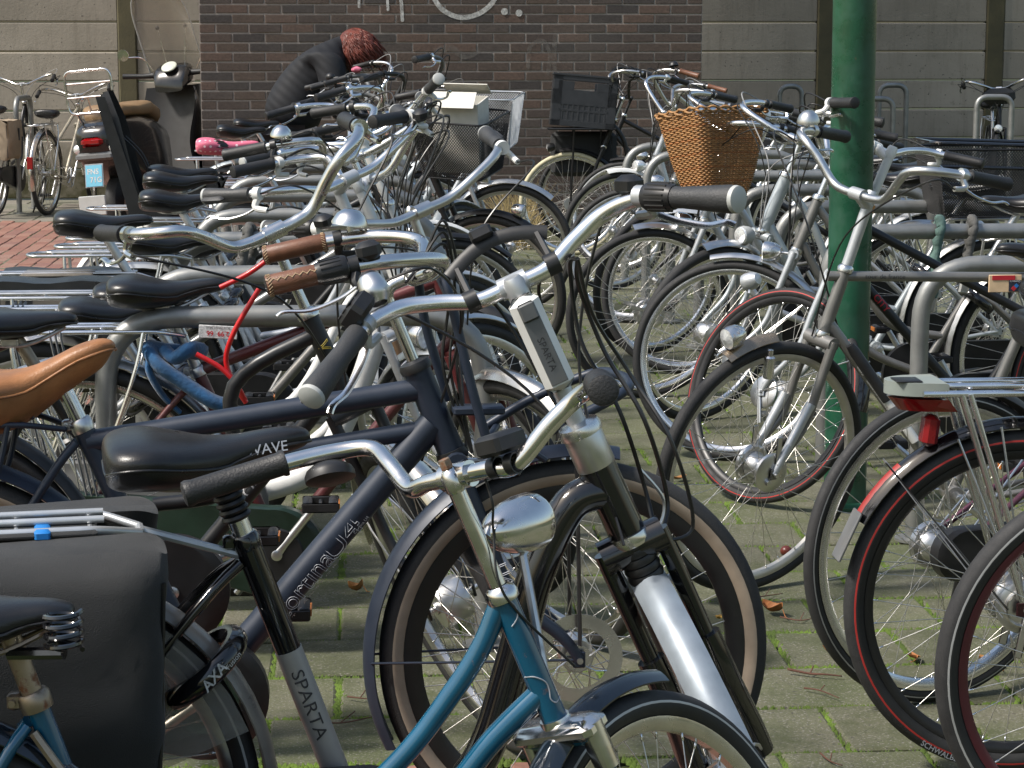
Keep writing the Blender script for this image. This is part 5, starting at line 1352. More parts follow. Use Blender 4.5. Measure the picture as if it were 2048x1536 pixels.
# wire and mesh baskets
WIREK = mat('black_wire', (.015, .015, .016), .4, .3)
WIRES = mat('silver_wire', (.50, .52, .54), .35, .8)
def mesh_basket(b, m, c, l=.34, w=.26, h=.25, cell=.013, rad=.0017, name='mesh_basket'):
    "open basket woven of crossing wires, carried by the handlebar of b"
    mb = MB(b.S); tp = .80
    def P(u, v_, side):
        k = tp + (1 - tp) * v_
        if side == 0: return V3((-l / 2 + l * u, -w / 2, 0)) * 1 if False else V3(((-l / 2 + l * u) * k, -w / 2 * k, h * v_))
        if side == 1: return V3((l / 2 * k, (-w / 2 + w * u) * k, h * v_))
        if side == 2: return V3(((l / 2 - l * u) * k, w / 2 * k, h * v_))
        return V3((-l / 2 * k, (w / 2 - w * u) * k, h * v_))
    c = V3(c)
    for side in range(4):
        W = l if side % 2 == 0 else w; n = int(W / cell); m_ = int(h / cell)
        for i in range(-m_, n + 1):       # diagonals both ways
            for sg in (1, -1):
                a0 = max(0, -i); a1 = min(m_, n - i)
                if a1 <= a0: continue
                u0, v0, u1, v1 = (i + a0) / n, a0 / m_, (i + a1) / n, a1 / m_
                if sg < 0: u0, u1 = 1 - u0, 1 - u1
                mb.tube([c + P(u0, v0, side), c + P(u1, v1, side)], rad, 3, caps=False)
    kk = int(l / cell)
    for i in range(kk): x = (-l / 2 + l * i / kk) * tp; mb.tube([c + V3((x, -w / 2 * tp, 0)), c + V3((x, w / 2 * tp, 0))], rad, 3, caps=False)
    o = b.add(name, mb, m, ang=180); o['kind'] = 'stuff'
    rm = MB(b.S)
    for v_, rr0 in ((1, .0045), (.0, .0035)):
        k = tp + (1 - tp) * v_; rm.tube(fillet([c + V3((x * l / 2 * k, y * w / 2 * k, h * v_)) for x, y in ((-1, 0), (-1, -1), (1, -1), (1, 1), (-1, 1), (-1, .01))], .04, 4), rr0, 8)
    b.add('rim_wire', rm, m, o)
    return o
mesh_basket(b11, WIREK, b11.C + V3((.20, 0, -.22)), .34, .30, .25)
mesh_basket(b14, WIRES, b14.C + V3((.21, 0, -.20)), .34, .30, .26)
bxm = b11.M @ b11.S @ Matrix.Translation(b11.C + V3((.20, 0, -.20))) @ Matrix.Rotation(.15, 4, 'Z')
bx_ = empty('cardboard_box', bxm, 'open white cardboard box standing in the black mesh basket', 'box')
CARD = mat('white_cardboard', (.62, .60, .54), .8, 0, var=.08)
for sx_, sy_, l_, w_ in ((0, -1, .20, .005), (0, 1, .20, .005), (-1, 0, .005, .17), (1, 0, .005, .17)): MB().box((sx_ * .10, sy_ * .085, .15), (l_, w_, .30)).build('side', CARD, bx_)
for sy_ in (-1, 1): MB().box((0, sy_ * .115, .325), (.20, .085, .004), R=Matrix.Rotation(-sy_ * .7, 3, 'X')).build('flap', CARD, bx_)
MB().box((0, 0, .004), (.195, .165, .005)).build('base', CARD, bx_)
# pink dotted saddle cover
PINK = mat('pink_cover', (.62, .16, .24), .7, 0, var=.1, bump=.3, bscale=90)
def dotted(base, dot):
    m = bpy.data.materials.new('pink_dotted_cover'); m.use_nodes = True; nt = m.node_tree; n = nt.nodes; l = nt.links; p = n['Principled BSDF']
    tc = n.new('ShaderNodeTexCoord'); vo = n.new('ShaderNodeTexVoronoi'); vo.inputs['Scale'].default_value = 46; vo.inputs['Randomness'].default_value = .25
    l.new(tc.outputs['Object'], vo.inputs['Vector']); r = n.new('ShaderNodeMapRange'); r.inputs[1].default_value = .30; r.inputs[2].default_value = .24; l.new(vo.outputs['Distance'], r.inputs[0])
    mx = n.new('ShaderNodeMix'); mx.data_type = 'RGBA'; mx.inputs['A'].default_value = (*base, 1); mx.inputs['B'].default_value = (*dot, 1); l.new(r.outputs[0], mx.inputs['Factor']); l.new(mx.outputs['Result'], p.inputs['Base Color']); p.inputs['Roughness'].default_value = .7
    return m
so = b13.parts['saddle']
cv = obj('saddle_cover', saddle_mesh('comfort'), dotted((.60, .13, .21), (.85, .65, .68)), b13.root, so.matrix_basis @ Matrix.Translation((-.01, 0, -.002)) @ Matrix.Scale(1.10, 4))
so = b14.parts['saddle']
obj('saddle_cover', saddle_mesh('comfort'), mat('black_saddle_cover', (.012, .012, .013), .8, 0, bump=.4, bscale=80), b14.root, so.matrix_basis @ Matrix.Translation((-.01, 0, -.002)) @ Matrix.Scale(1.12, 4))
gs, g, end = b15.ends[-1]
b15.add('bell', MB(b15.S).box(gs - g * .06 + V3((0, 0, .028)), (.055, .036, .034), ch=.012), PINK, b15.parts['bar'])
gs, g, end = b16.ends[-1]
b16.add('bell', MB(b16.S).ball(gs - g * .06 + V3((0, 0, .030)), .030, sz=.8), PLASTIC, b16.parts['bar'])
# child seat
def child_seat(b, label):
    x = b.RA.x + .02; z = .735
    root = empty('child_seat', b.M @ Matrix.Translation((x, 0, z)) @ Matrix.Scale(.80, 4), label, 'child seat')
    def P(y, pts): return [V3((p[0], y, p[1])) for p in pts]
    # shell: back, seat, side wings
    back = [(-.10, .0), (-.22, .52), (-.235, .60)]; rg = []
    prof = [(.13, .02), (.02, .0), (-.08, .01), (-.125, .06), (-.17, .25), (-.225, .48), (-.26, .62)]
    rg = []
    for i, (px_, pz) in enumerate(prof):
        w = [.12, .15, .16, .17, .17, .15, .11][i]; d = [.05, .05, .05, .06, .05, .05, .03][i]
        nx, nz = [(0, 1), (0, 1), (.3, .95), (.85, .5), (.97, .2), (.97, .2), (.97, .2)][i]
        rg.append([V3((px_ + nx * d, -w, pz + nz * d)), V3((px_ + nx * d * .3, -w * .98, pz + nz * d * .3)), V3((px_, -w * .8, pz)), V3((px_, w * .8, pz)), V3((px_ + nx * d * .3, w * .98, pz + nz * d * .3)), V3((px_ + nx * d, w, pz + nz * d))])
    mb = MB(); mb.rings(rg, closed_ring=False, cap0=False, cap1=False); mb.rings([[p - V3((.012, 0, .012)) for p in r_] for r_ in rg], closed_ring=False, cap0=False, cap1=False)
    mb.build('shell', PLASTIC, root, 50)
    for s in (-1, 1):
        MB().plate([V3((p[0], s * .172, p[1])) for p in ((.02, .0), (.30, .13), (.33, .19), (.24, .17), (-.02, .06), (-.085, .10), (-.24, .60), (-.285, .60), (-.13, -.01))], (0, 1, 0), .012).build('side_wing', PLASTIC, root)
        MB().plate([V3((p[0], s * .165, p[1])) for p in ((.16, .0), (.24, -.02), (.30, -.30), (.24, -.30), (.20, -.12), (.12, -.04))], (0, 1, 0), .03).build('leg_guard', PLASTIC, root)
        MB().lathe([(.030, -.006), (.042, -.006), (.042, .006), (.030, .006)], (.27, s * .172, .16), (0, 1, 0), 24, close=True).build('foot_ring', PLASTIC, root)
    MB().box((-.205, 0, .30), (.012, .06, .14), R=Matrix.Rotation(-.2, 3, 'Y'), ch=.004).build('reflector', REDLENS, root)
    mt = MB()
    for s in (-1, 1): mt.tube([(-.02, s * .03, -.01), (.12, s * .03, -.06), (.28, s * .02, -.16)], .006, 8)
    mt.build('mounting_bar', STEEL_D, root)
    MB().tube(smooth_path([(-.17, -.06, .40), (-.08, -.06, .30), (-.02, 0, .14), (-.08, .06, .30), (-.17, .06, .40)], 6), .008, 6, flat=.4).build('harness', CANVAS, root)
    return root
child_seat(b12, 'tall black plastic child seat mounted behind a saddle in the left row')
# ------------------------------------------------------------------ right row, front to back (bicycles face left unless said)
RIMR = mat('dark_red_rim', (.085, .012, .022), .35, .2, var=.1, coat=.2)
def ra_s(u, s, r=.345): return fa_s(u, s, r)
# nearest wheel, dark red rim
b = gen('black bicycle with dark red rims and reflective tyre stripe, nearest of the right row', 1128, 2248, face=-1, group=GR_, col=BLACKM, kind='diamond', rim=RIMR, tyre=T_REF, hub='drum', hubr='motor', steer=2, lamp=None, tw=.042, fend=BLACKM)
# rear wheel with red line, silver carrier and tail lamp (faces right)
b = gen('black bicycle parked rear first with bare silver carrier and red taped mudguard', 1015, 2032, face=1, group=GR_, rear=True, col=mat('black_red_paint', (.03, .01, .012), .3, .2), kind='diamond', tyre=(RUBBER_T, RUBBER, REDL), rim=BLACKM, hub='small', hubr='drum', carrier=None, lamp='fork', fend=BLACKP, lock=False, tw=.042, chain='chain', stand=False, fa1=152)
cz = .772; RA = b.RA
mc = MB(); rad = .0068
xl = RA.x - .215; xr = RA.x + .26
mc.tube([(xl, -.062, cz), (xr, -.062, cz)], rad, 12); mc.tube([(xl, .062, cz), (xr, .062, cz)], rad, 12)
mc.tube(fillet([(xr, -.030, cz + .010), (xl + .035, -.030, cz + .010), (xl + .035, .030, cz + .010), (xr, .030, cz + .010)], .03, 6), rad * .95, 12)
for k in range(4): x = xl + .10 + k * .11; mc.tube([(x, -.062, cz - .002), (x, .062, cz - .002)], rad * .9, 10)
for s in (-1, 1): mc.tube([(xl + .075, s * .062, cz), (RA.x - .01, s * .075, RA.z + .02)], rad * 1.05, 12); mc.tube([(xl + .09, s * .066, cz), (RA.x + .01, s * .079, RA.z + .02)], rad * .9, 12)
co = b.add('carrier', mc, ALU_B)
pts = [V3((xl + .045 - .115 * sqrt(max(0, 1 - (q / .062) ** 2)) * .92, q, cz + .004)) for q in [-.062 + .124 * i / 12 for i in range(13)]]
top = [p + V3((0, 0, .016)) for p in pts] + [V3((xl + .05, .062, cz + .018)), V3((xl + .05, -.062, cz + .018))]
bot = [p + V3((0, 0, -.010)) for p in pts] + [V3((xl + .05, .062, cz - .010)), V3((xl + .05, -.062, cz - .010))]
tl = b.add('tail_lamp', MB().rings([bot, top]), mat('green_grey_plastic', (.22, .25, .23), .42, 0, var=.06, dust=.2), co)
rd_ = [V3((p.x + .004, p.y * .94, cz - .046 - .0 * i)) for i, p in enumerate(pts)]
b.add('red_lens', MB().rings([[V3((p.x + .028, p.y * .7, cz - .038)) for p in pts] + [V3((xl + .03, .05, cz - .026)), V3((xl + .03, -.05, cz - .026))], [V3((p.x + .006, p.y * .97, cz - .012)) for p in pts] + [V3((xl + .04, .058, cz - .012)), V3((xl + .04, -.058, cz - .012))]]), REDLENS, tl)
b.add('solar_pad', MB().box((xl - .022, -.018, cz + .0215), (.050, .055, .003), ch=.001), PLASTIC, tl)
b.add('reflector', MB().box((xl + .028, -.01, cz - .078), (.030, .045, .062), R=Matrix.Rotation(.12, 3, 'Y'), ch=.008), mat('dark_red_reflector', (.18, .008, .01), .25, 0, coat=.4), tl)
REDT = mat('red_tape', (.27, .016, .012), .5)
t0, t1 = 131, 151; rg = []
for i in range(9):
    t = radians(t0 + (t1 - t0) * i / 8); dr = V3((cos(t), 0, sin(t))); ring = []
    for k in range(9): q = -1 + 2 * k / 8; ring.append(RA + dr * (b.r + .014 + .0145 * (1 - q * q * 1.3)) + V3((0, q * .022, 0)))
    rg.append(ring)
mg = [o for o in b.root.children if o.name.startswith('rear_mudguard')][0]
b.add('red_tape', MB().rings(rg, closed_ring=False, cap0=False, cap1=False), REDT, mg, 60)
t = radians(156); dr = V3((cos(t), 0, sin(t))); tn = V3((-sin(t), 0, cos(t)))
b.add('mud_flap', MB().box(RA + dr * (b.r + .024) + tn * .01, (.006, .058, .105), R=frame_from((0, 0, 0), dr, tn).to_3x3(), ch=.002), PLASTIC_G, mg)
BS = mat('striped_strap', (.10, .09, .10), .7)
ms = MB()
for k in range(2): ms.tube([RA + V3((-.285 + .004 * k, -.045 - .004 * k, .30 - .004 * k)), RA + V3((-.05 + .006 * k, -.078, -.01 + .012 * k))], .0012, 4)
b.add('elastic_strap', ms, DECAL_S, co); b.add('elastic_strap_band', MB().tube([RA + V3((-.279, -.043, .292)), RA + V3((-.04, -.074, .006))], .010, 6, flat=.2), PLASTIC, co)
tx = MB()   # tyre lettering
wv, wf, ww = text_geo('SCHWALBE   CITY LITE', 0, .01); sz = .016; rL = b.r - .0125; a_start = radians(236)
tx.add([RA + V3((cos(a_start + p.x * sz / rL), 0, sin(a_start + p.x * sz / rL))) * (rL - (p.y - .35) * sz) + V3((0, -.0214, 0)) for p in wv], wf); tw_ = b.add('tyre_lettering', tx, DECAL_S, [o for o in b.root.children if o.name.startswith('rear_wheel')][0])
tw_.matrix_basis = (Matrix.Translation(RA) @ [o for o in b.root.children if o.name.startswith('rear_wheel')][0].matrix_basis.to_3x3().to_4x4()).inverted()
# purple bicycle, rear wheel with silver rim
b = gen('purple bicycle parked rear first with silver rims and roller brake', 918, 1880, face=1, group=GR_, rear=True, yaw=20, col=PURPLE, kind='step', rim=ALU_B, tyre=(RUBBER_T, RUBBER, REFL), hubr='drum', carrier=None, lamp='fork', fend=PLASTIC, cz=.75, tw=.032, deep=.022, lock=False, fa1=86, stx=.14)
# dark grey touring bicycle with the horizontal top tube
b = Bike('dark grey touring bicycle with straight top tube and silver fork ends by the green post', on_z(1512, 930, .342), r=.342, face=-1, wb=1.08, a=72, rake=.055, hb=.690, ht=.850, steer=31, col=GREYP, group=GR_, tw=.034)
b.BB = b.px(1903, 985); b.ST = b.px(2085, 560)
TT0, TT1 = b.px(1655, 552), b.px(2085, 555)
b.frame(tubes=[([TT0, TT1], .0132), ([b.HB + b.d * .03, b.BB], .0150)], rs=.0145, headr=.0170)
fr = b.parts['frame']
tx = MB(); q0 = b.px(1728, 552.5); text_tube(tx, q0, TT1, .0134, 'tour de france', .0165, (0, 1, .1), fit=.105, flip=False); b.add('lettering', tx, DECAL_D, fr)
tx = MB(); g0 = b.HB + b.d * .03; dv = (b.BB - g0).normalized(); text_tube(tx, g0 + dv * .135, b.BB, .0153, 'GAZELLE', .036, (0, 1, .2), fit=.16, bold=.02); b.add('lettering', tx, DECAL_W, fr)
pk = MB().box(b.px(2010, 567, .02), (.086, .006, .045), ch=.001); po = b.add('pizza_flyer', pk, mat('flyer_paper', (.55, .40, .25), .6, 0, var=.35, scale=14), fr)
pc = b.px(2010, 567, .0235)
b.add('red_band', MB().box(pc + V3((.004, .0004, .015)), (.060, .001, .012)), DECAL_R, po); b.add('dark_panel', MB().box(pc + V3((-.026, .0004, -.006)), (.032, .001, .030)), mat('dark_blue_print', (.02, .022, .04), .5), po)
R45 = Matrix.Rotation(pi / 4, 3, 'Y')
b.add('logo_red', MB().box(pc + V3((-.023, .0012, -.013)), (.010, .001, .010), R=R45), DECAL_R, po); b.add('logo_blue', MB().box(pc + V3((-.030, .0012, -.006)), (.009, .001, .009), R=R45), DECAL_B, po)
tx = MB(); text_flat(tx, pc + V3((-.026, .0012, .0055)), (1, 0, 0), (0, 0, -1), "Domino's", .007); b.add('lettering', tx, DECAL_W, po)
mp = MB(); a0, a1 = b.px(1700, 690, .035), b.px(1775, 800, .035)
mp.tube([a0, a0 + (a1 - a0) * .12, a1], [.011, .0145, .0145], 14); b.add('frame_pump', mp, PLASTIC); a2 = a1 + (a1 - a0) * .75
b.add('pump_barrel', MB().tube([a1, a2], .0125, 14), WHITEP)
b.wheel(True, rim=mat('pale_rim', (.52, .50, .46), .35, .7, dust=.2), hub='drum', tw=.034); b.wheel(False, rim=MATS['pale_rim'], tw=.034)
b.fork(rr_=.0130)
T = b.S
for s in (-1, 1):
    P = [b.FA + V3((0, s * .052, 0)), b.FA + b.d * .05 - b.n * .012 + V3((0, s * .0515, 0)), b.FA + b.d * .20 - b.n * .046 + V3((0, s * .050, 0))]
    b.add('fork_end', MB(T).tube(smooth_path(P, 6), [.0092, .0135], 14), SILVER, b.parts['fork'])
b.fender(True, col=mat('bronze_guard', (.34, .27, .20), .25, .8), a0=64, a1=90, stays=False); b.fender(False, col=BLACKM)
b.bars('tour', q=.185, e=.045, col=ALU, stem=SILVER, lev=True, lever=ALU_B, leverk=ALU, grip=GRIPK, cables=2, sc=1.0, stemk='alloy', bell=(-1, ALU, .03))
b.saddle('comfort', z=.93); b.crank(40); b.chain(); b.lamp('guard', CHROME)
b.add('dynamo', MB(T).lathe([(.0, -.035), (.012, -.035), (.014, -.030), (.014, .02), (.008, .024), (.008, .04), (0, .042)], b.FA + V3((.045, .045, .30)), (0, 0, 1), 18), ALU_B)

# dark bicycle, red line tyre, silver roller hub
b = gen('black bicycle with red lined front tyre and silver headlamp, behind the grey touring bicycle', 642, 1535, face=-1, group=GR_, col=BLACKM, kind='diamond', tyre=T_RED, rim=BLACKM, hub='drum', steer=-54, bar='flat', barc=ALU_B, stemk='alloy', stem=WHITEP, q=.20, e=.07, fork=SILVER, fend=BLACKP, nofend=True, lamp='guard', lampm=SILVER, gkind='plain', saddle='comfort', sz=.90, sc=1.05, pitch=8, leverk=WHITEP)
b.add('stem_ring', MB(b.S).lathe([(.0150, 0), (.021, 0), (.0225, .012), (.0205, .030), (.014, .034)], b.HT + b.d * .010, b.d, 24), mat('orange_stem_ring', (.50, .22, .06), .3, .3), b.root)
tx = MB(); q0 = b.HB + b.d * .03; text_tube(tx, q0 + (b.BB - q0) * .22, b.BB, .0158, 'CITY', .03, (0, 1, .2), bold=.02); b.add('lettering', tx, DECAL_R, b.parts['frame'])
tx = MB(); so = b.parts['saddle']; text_flat(tx, (.035, .058, .028), (-1, .32, 0), (0, -.2, 1), 'GL', .026, bold=.02); tx.build('lettering', DECAL_W, so)
# silver city bicycle
b = gen('silver grey city bicycle with round headlamp and silver fork beside the green post', 530, 1407, face=-1, group=GR_, col=SILVER2, kind='step', rim=ALU_B, hub='dynamo', steer=34, bar='dutch', barc=ALU_B, q=.13, fork=SILVER2, fend=ALU, lamp='fork', lampm=PLASTIC_L, rd=.022, headr=.026, ht=.93, tw=.038)
xk = b.RA.x + .05; Ssav = b.S; b.S = Matrix.Identity(4); mesh_basket(b, WIREK, V3((xk, 0, .785)), .46, .34, .25, .011, .0016, 'rear_basket'); b.S = Ssav
mbk = MB(); mbk.tube(fillet([(xk - .24, -.16, 1.045), (xk + .24, -.16, 1.06), (xk + .24, .16, 1.06), (xk - .24, .16, 1.045), (xk - .24, -.159, 1.045)], .05, 5), .008, 8); mbk.tube(fillet([(xk - .23, .16, .96), (xk + .23, .165, .975)], .05, 5), .007, 8); b.add('bag_frame', mbk, BLACKP)
tx = MB(b.S); e = b.FA + V3((0, .060, 0)) + b.d * .27 - b.n * .045; text_flat(tx, e, -b.d, -b.n, 'Gazelle', .032, lift=.006); b.add('lettering', tx, DECAL_D, b.parts['fork'])
b.add('yellow_sticker', MB(b.S).box(b.FA + V3((0, .058, 0)) + b.d * .345 - b.n * .050, (.016, .012, .018), R=frame_from((0, 0, 0), b.n, b.d).to_3x3(), ch=.001), DECAL_Y, b.parts['fork'])
gen('grey bicycle with silver mudguard behind the silver fork and round headlamp', 582, 1462, face=-1, group=GR_, col=GREYP, kind='step', steer=-20, rim=ALU_B, bar='tour', barc=ALU_B, q=.14, fend=ALU, leverk=WHITEP, fork=SILVER)
gen('black bicycle with chrome bell in the middle of the right row', 436, 1310, face=-1, group=GR_, col=BLACKM, kind='mixte', steer=28, rim=ALU_B, bar='dutch', barc=CHROME, q=.16, fend=ALU, bell=(1, CHROME, .03))
gen('pale silver bicycle squeezed between two dark bicycles of the right row', 462, 1362, face=-1, group=GR_, col=SILVER, kind='low', steer=-8, rim=ALU_B, bar='dutch', barc=ALU_B, q=.16, gkind='ergo', grip=GRIPG, leverk=ALU_B, rd=.018, headr=.021, stemk='alloy')
bk = gen('silver bicycle with large wicker basket at its handlebar', 496, 1296, face=-1, group=GR_, col=SILVER, kind='step', steer=10, rim=ALU_B, bar='dutch', barc=ALU_B, q=.15, hub='drum', fend=ALU, headr=.02)
b = gen('grey bicycle with black grips just behind the wicker basket', 392, 1262, face=-1, group=GR_, col=GREYP, kind='diamond', steer=-20, bar='dutch', barc=ALU, q=.17)
b = gen('silver bicycle with white front mudguard beside the black crate', 348, 1228, face=-1, group=GR_, col=SILVER, kind='low', fork=SILVER, steer=22, bar='high', barc=ALU_B, q=.10, fend=WHITEP, lamp='fork', lampm=LENS, rd=.018, leverk=ALU_B)
b = gen('dark bicycle with brown grip deep in the right row', 322, 1240, face=-1, group=GR_, col=BLACKM, kind='oma', steer=-30, bar='high', barc=ALU, grip=LEATHER, q=.12, bell=(1, PLASTIC, .03))
bc = gen('black transport bicycle with cream tyres carrying a black crate', 299, 1141, face=-1, group=GR_, col=BLACKM, kind='oma', tyre=T_CRM, rim=ALU_B, hub='dynamo', hubr='drum', steer=-4, bar='high', barc=ALU, q=.14, lamp='guard', lampm=PLASTIC, fend=BLACKM, pan=mat('black_box_bag', (.015, .015, .016), .6))
b = gen('black bicycle against the brick wall behind the cream tyres', 283, 1165, face=-1, group=GR_, col=BLACKM, kind='diamond', steer=15, bar='high', barc=BLACKM, q=.12)
# front carrier and crate
mc = MB(bc.S); z = bc.C.z - .21; xc = bc.C.x + .24
for y in (-.15, 0, .15): mc.tube([(xc - .22, y, z), (xc + .22, y, z)], .008, 8)
for x in (-.22, 0, .22): mc.tube([(xc + x, -.15, z), (xc + x, .15, z)], .008, 8)
for s in (-1, 1): mc.tube([(xc + .05, s * .12, z), bc.FA + V3((0, s * .06, .02))], .007, 8)
bc.add('front_carrier', mc, BLACKM)
bg_ = MB(bc.S).box((xc - .02, -.10, z - .17), (.44, .13, .30), ch=.03); bc.add('front_bag', bg_, CANVAS)
cm = bc.M @ bc.S @ Matrix.Translation((xc, 0, z + .010)) @ Matrix.Rotation(radians(-5), 4, 'Y')
cr = empty('crate', cm, 'black slotted plastic crate standing on the carrier of the cream-tyred bicycle', 'crate')
CRM = mat('black_crate_plastic', (.022, .024, .028), .42, 0, var=.12, dust=.12)
l, w, h, th = .42, .31, .34, .008
def panel(c, ax, wid, nm):
    "slotted side: frame bars with vertical slats and a hand hole"
    mb = MB(); y0 = V3(c); X = V3(ax); N = V3((-X.y, X.x, 0))
    def bx(x, z_, sx, sz, t=th, off=0.0): mb.box(y0 + X * x + V3((0, 0, z_)) + N * off, (sx, t, sz) if abs(X.x) > .5 else (t, sx, sz), ch=.0015)
    bx(0, .02, wid, .04); bx(0, h - .02, wid, .04); bx(0, h - .004, wid + .02, .014, .018)
    bx(-wid * .5 + .03, h / 2, .06, h); bx(wid * .5 - .03, h / 2, .06, h)
    bx(0, h * .56, wid, .10); bx(0, .145 - .04, wid * .8, .016); bx(-wid * .3, h - .075, wid * .25, .06); bx(wid * .3, h - .075, wid * .25, .06)
    n = 9
    for i in range(n): bx((-.5 + (i + .5) / n) * wid * .76, .092, .012, .13, th * .9)
    bx(0, .10, wid * .8, .14, .003, .0); 
    return mb.build(nm, CRM, cr)
panel((0, w / 2, 0), (-1, 0, 0), l, 'long_side'); panel((0, -w / 2, 0), (1, 0, 0), l, 'long_side'); panel((l / 2, 0, 0), (0, 1, 0), w, 'short_side'); panel((-l / 2, 0, 0), (0, -1, 0), w, 'short_side')
MB().box((0, 0, .006), (l, w, .012)).build('base', CRM, cr)

# wicker basket: stakes and woven strands
WICK = mat('honey_wicker', (.32, .165, .060), .55, 0, var=.30, scale=60, bump=.3, bscale=300)
WICKD = mat('brown_wicker', (.30, .12, .035), .55, 0, var=.30, scale=60)
tp = on_z(1392, 215, bk.C.z + .02)
cw_ = bk.M @ bk.S @ Matrix.Translation(bk.C + V3((.055, .05, -.245))) @ Matrix.Scale(.90, 4) @ Matrix.Rotation(radians(22), 4, 'Z') @ Matrix.Rotation(radians(12), 4, 'X') @ Matrix.Rotation(radians(-3), 4, 'Y')
wk = empty('wicker_basket', cw_, 'large honey coloured wicker basket hanging from a silver handlebar', 'basket')
L, W, Hh = .40, .31, .36; tpr = .52
def bpt(t, v_, off=0.0):
    "point on the basket wall: t in 0..1 round the perimeter, v_ height 0..1"
    k = .52 + .48 * (v_ ** .62 if v_ > 0 else 0); a = L / 2 * k + off; c = W / 2 * k + off; per = [2 * a, 2 * c, 2 * a, 2 * c]; tot = 4 * (a + c); d = t * tot
    rc = .05
    if d < per[0]: p = V3((-a + d, -c, 0))
    elif d < per[0] + per[1]: p = V3((a, -c + d - per[0], 0))
    elif d < per[0] * 2 + per[1]: p = V3((a - (d - per[0] - per[1]), c, 0))
    else: p = V3((-a, c - (d - 2 * per[0] - per[1]), 0))
    # rounded corners
    q = V3((max(-a + rc, min(a - rc, p.x)), max(-c + rc, min(c - rc, p.y)), 0)); dd = p - q
    if dd.length > rc: p = q + dd.normalized() * rc
    dip = .045 * (1 - abs(2 * ((t * 4) % 1) - 1)) * 0
    return p + V3((0, 0, Hh * v_ - dip))
ns = 60; rows = 42
mb = MB()
for i in range(ns): mb.tube([bpt((i + .5) / ns, v_, 0) for v_ in (0, .1, .25, .45, .7, 1)], .0032, 5)
mb.build('stakes', WICKD, wk)
for r_ in range(rows):
    if r_ in (3, 4): pass
    mb = MB(); v_ = (r_ + .5) / rows; pts = []
    for j in range(ns * 2):
        off = (.0032 if (j // 2 + r_) % 2 else -.0032) if j % 2 else 0
        pts.append(bpt(((j + .5) / (ns * 2)) % 1, v_, off))
    mb.tube(pts, .0043, 5, loop=True); mb.build('woven_strand', WICK if r_ % 7 else WICKD, wk, 180)
for dz, ph in ((1.01, 0), (1.05, pi)):
    mb = MB(); mb.tube([bpt((j + .5) / 120, dz, .004 + .006 * sin(j * 1.1 + ph)) + V3((0, 0, .005 * cos(j * 1.1 + ph))) for j in range(120)], .0058, 6, loop=True); mb.build('rim_braid', WICK, wk, 180)
mb = MB()
for i in range(18): y = (-.5 + (i + .5) / 18) * W * tpr; mb.tube([(-L / 2 * tpr, y, .004), (L / 2 * tpr, y, .004)], .0055, 5)
mb.build('bottom', WICKD, wk)
c_ = bpt(.80, .97, .012); MB().ball(c_, .020, sy=.3, sz=1.35).build('reflector', mat('clear_reflector', (.75, .76, .80), .15, .2), wk)
mb = MB()
for x in (-.07, .07): mb.tube(fillet([(x, -W / 2 - .02, Hh * .98), (x, -W / 2 - .01, Hh * .55), (x, -W / 2 * .8, .02), (x, .05, -.012)], .02, 4), .005, 6)
mb.build('wire_holder', BLACKM, wk)
# ------------------------------------------------------------------ bicycles and racks along the far walls
CREAMP = mat('cream_metal_paint', (.42, .38, .30), .35, .3, coat=.3, dust=.2)
b = gen('old cream bicycle seen from behind by the concrete wall at the far left', 244, 92, face=1, group='bicycles by the concrete wall', rear=True, yaw=78, col=CREAMP, kind='diamond', bar='dutch', barc=CHROME_O, fend=CHROME_O, rim=CHROME_O, q=.06, sz=.86, ht=.88, steer=14, lock=False, carrier=ALU, cz=.74, chain='chain')
b.add('rear_reflector', MB().box(b.RA + V3((-.362, 0, .10)), (.012, .05, .10), ch=.004), REDLENS)
b = gen('dark bicycle with beige saddlebag cut off by the left edge', 246, -12, face=1, group='bicycles by the concrete wall', rear=True, yaw=80, col=BLACKM, kind='oma', bar='dutch', barc=CHROME_O, fend=CHROME_O, q=.14, sz=.90, steer=8, cz=.78, pan=mat('beige_canvas', (.34, .27, .19), .85, 0, bump=.3, bscale=300))
for (u, v, h, w, rz, lab) in ((44, 428, .97, .55, 1.50, 'grey tube rack end-on beside the cream bicycle at the far left'),):
    p = on_z(u, v); staple(p.x - w / 2, p.x + w / 2, p.y + w / 2, h, lab, 'tube racks by the concrete wall', rz, .0225, .12)
def small_rack(u0, u1, vtop, y, lab, rad=.09):
    x0, x1 = x_at(u0, y, .8), x_at(u1, y, .8); z = on_y((u0 + u1) / 2, vtop, y).z
    staple(x0, x1, y, z, lab, 'tube racks by the concrete wall', .05, .0225, rad)
small_rack(1558, 1603, 167, CONC_Y - 1.3, 'narrow grey rack standing left of the green post by the wall')
small_rack(1757, 1812, 165, CONC_Y - 1.2, 'taller narrow grey rack just right of the green post by the wall')
small_rack(1726, 1786, 192, CONC_Y - 2.2, 'lower narrow grey rack half hidden by the green post')
small_rack(1952, 2023, 188, CONC_Y - 3.2, 'grey rack in front of the black bicycle at the far right')
b = gen('black bicycle with handlebar bag behind the rack at the far right', 250, 2000, face=-1, group='bicycles by the concrete wall', rear=False, yaw=78, col=BLACKM, kind='diamond', bar='dutch', barc=CHROME, q=.12, sz=.92, steer=-10, lock=False)
b.add('handlebar_bag', MB(b.S).box(b.C + V3((.05, 0, -.06)), (.13, .26, .13), ch=.04), CANVAS)

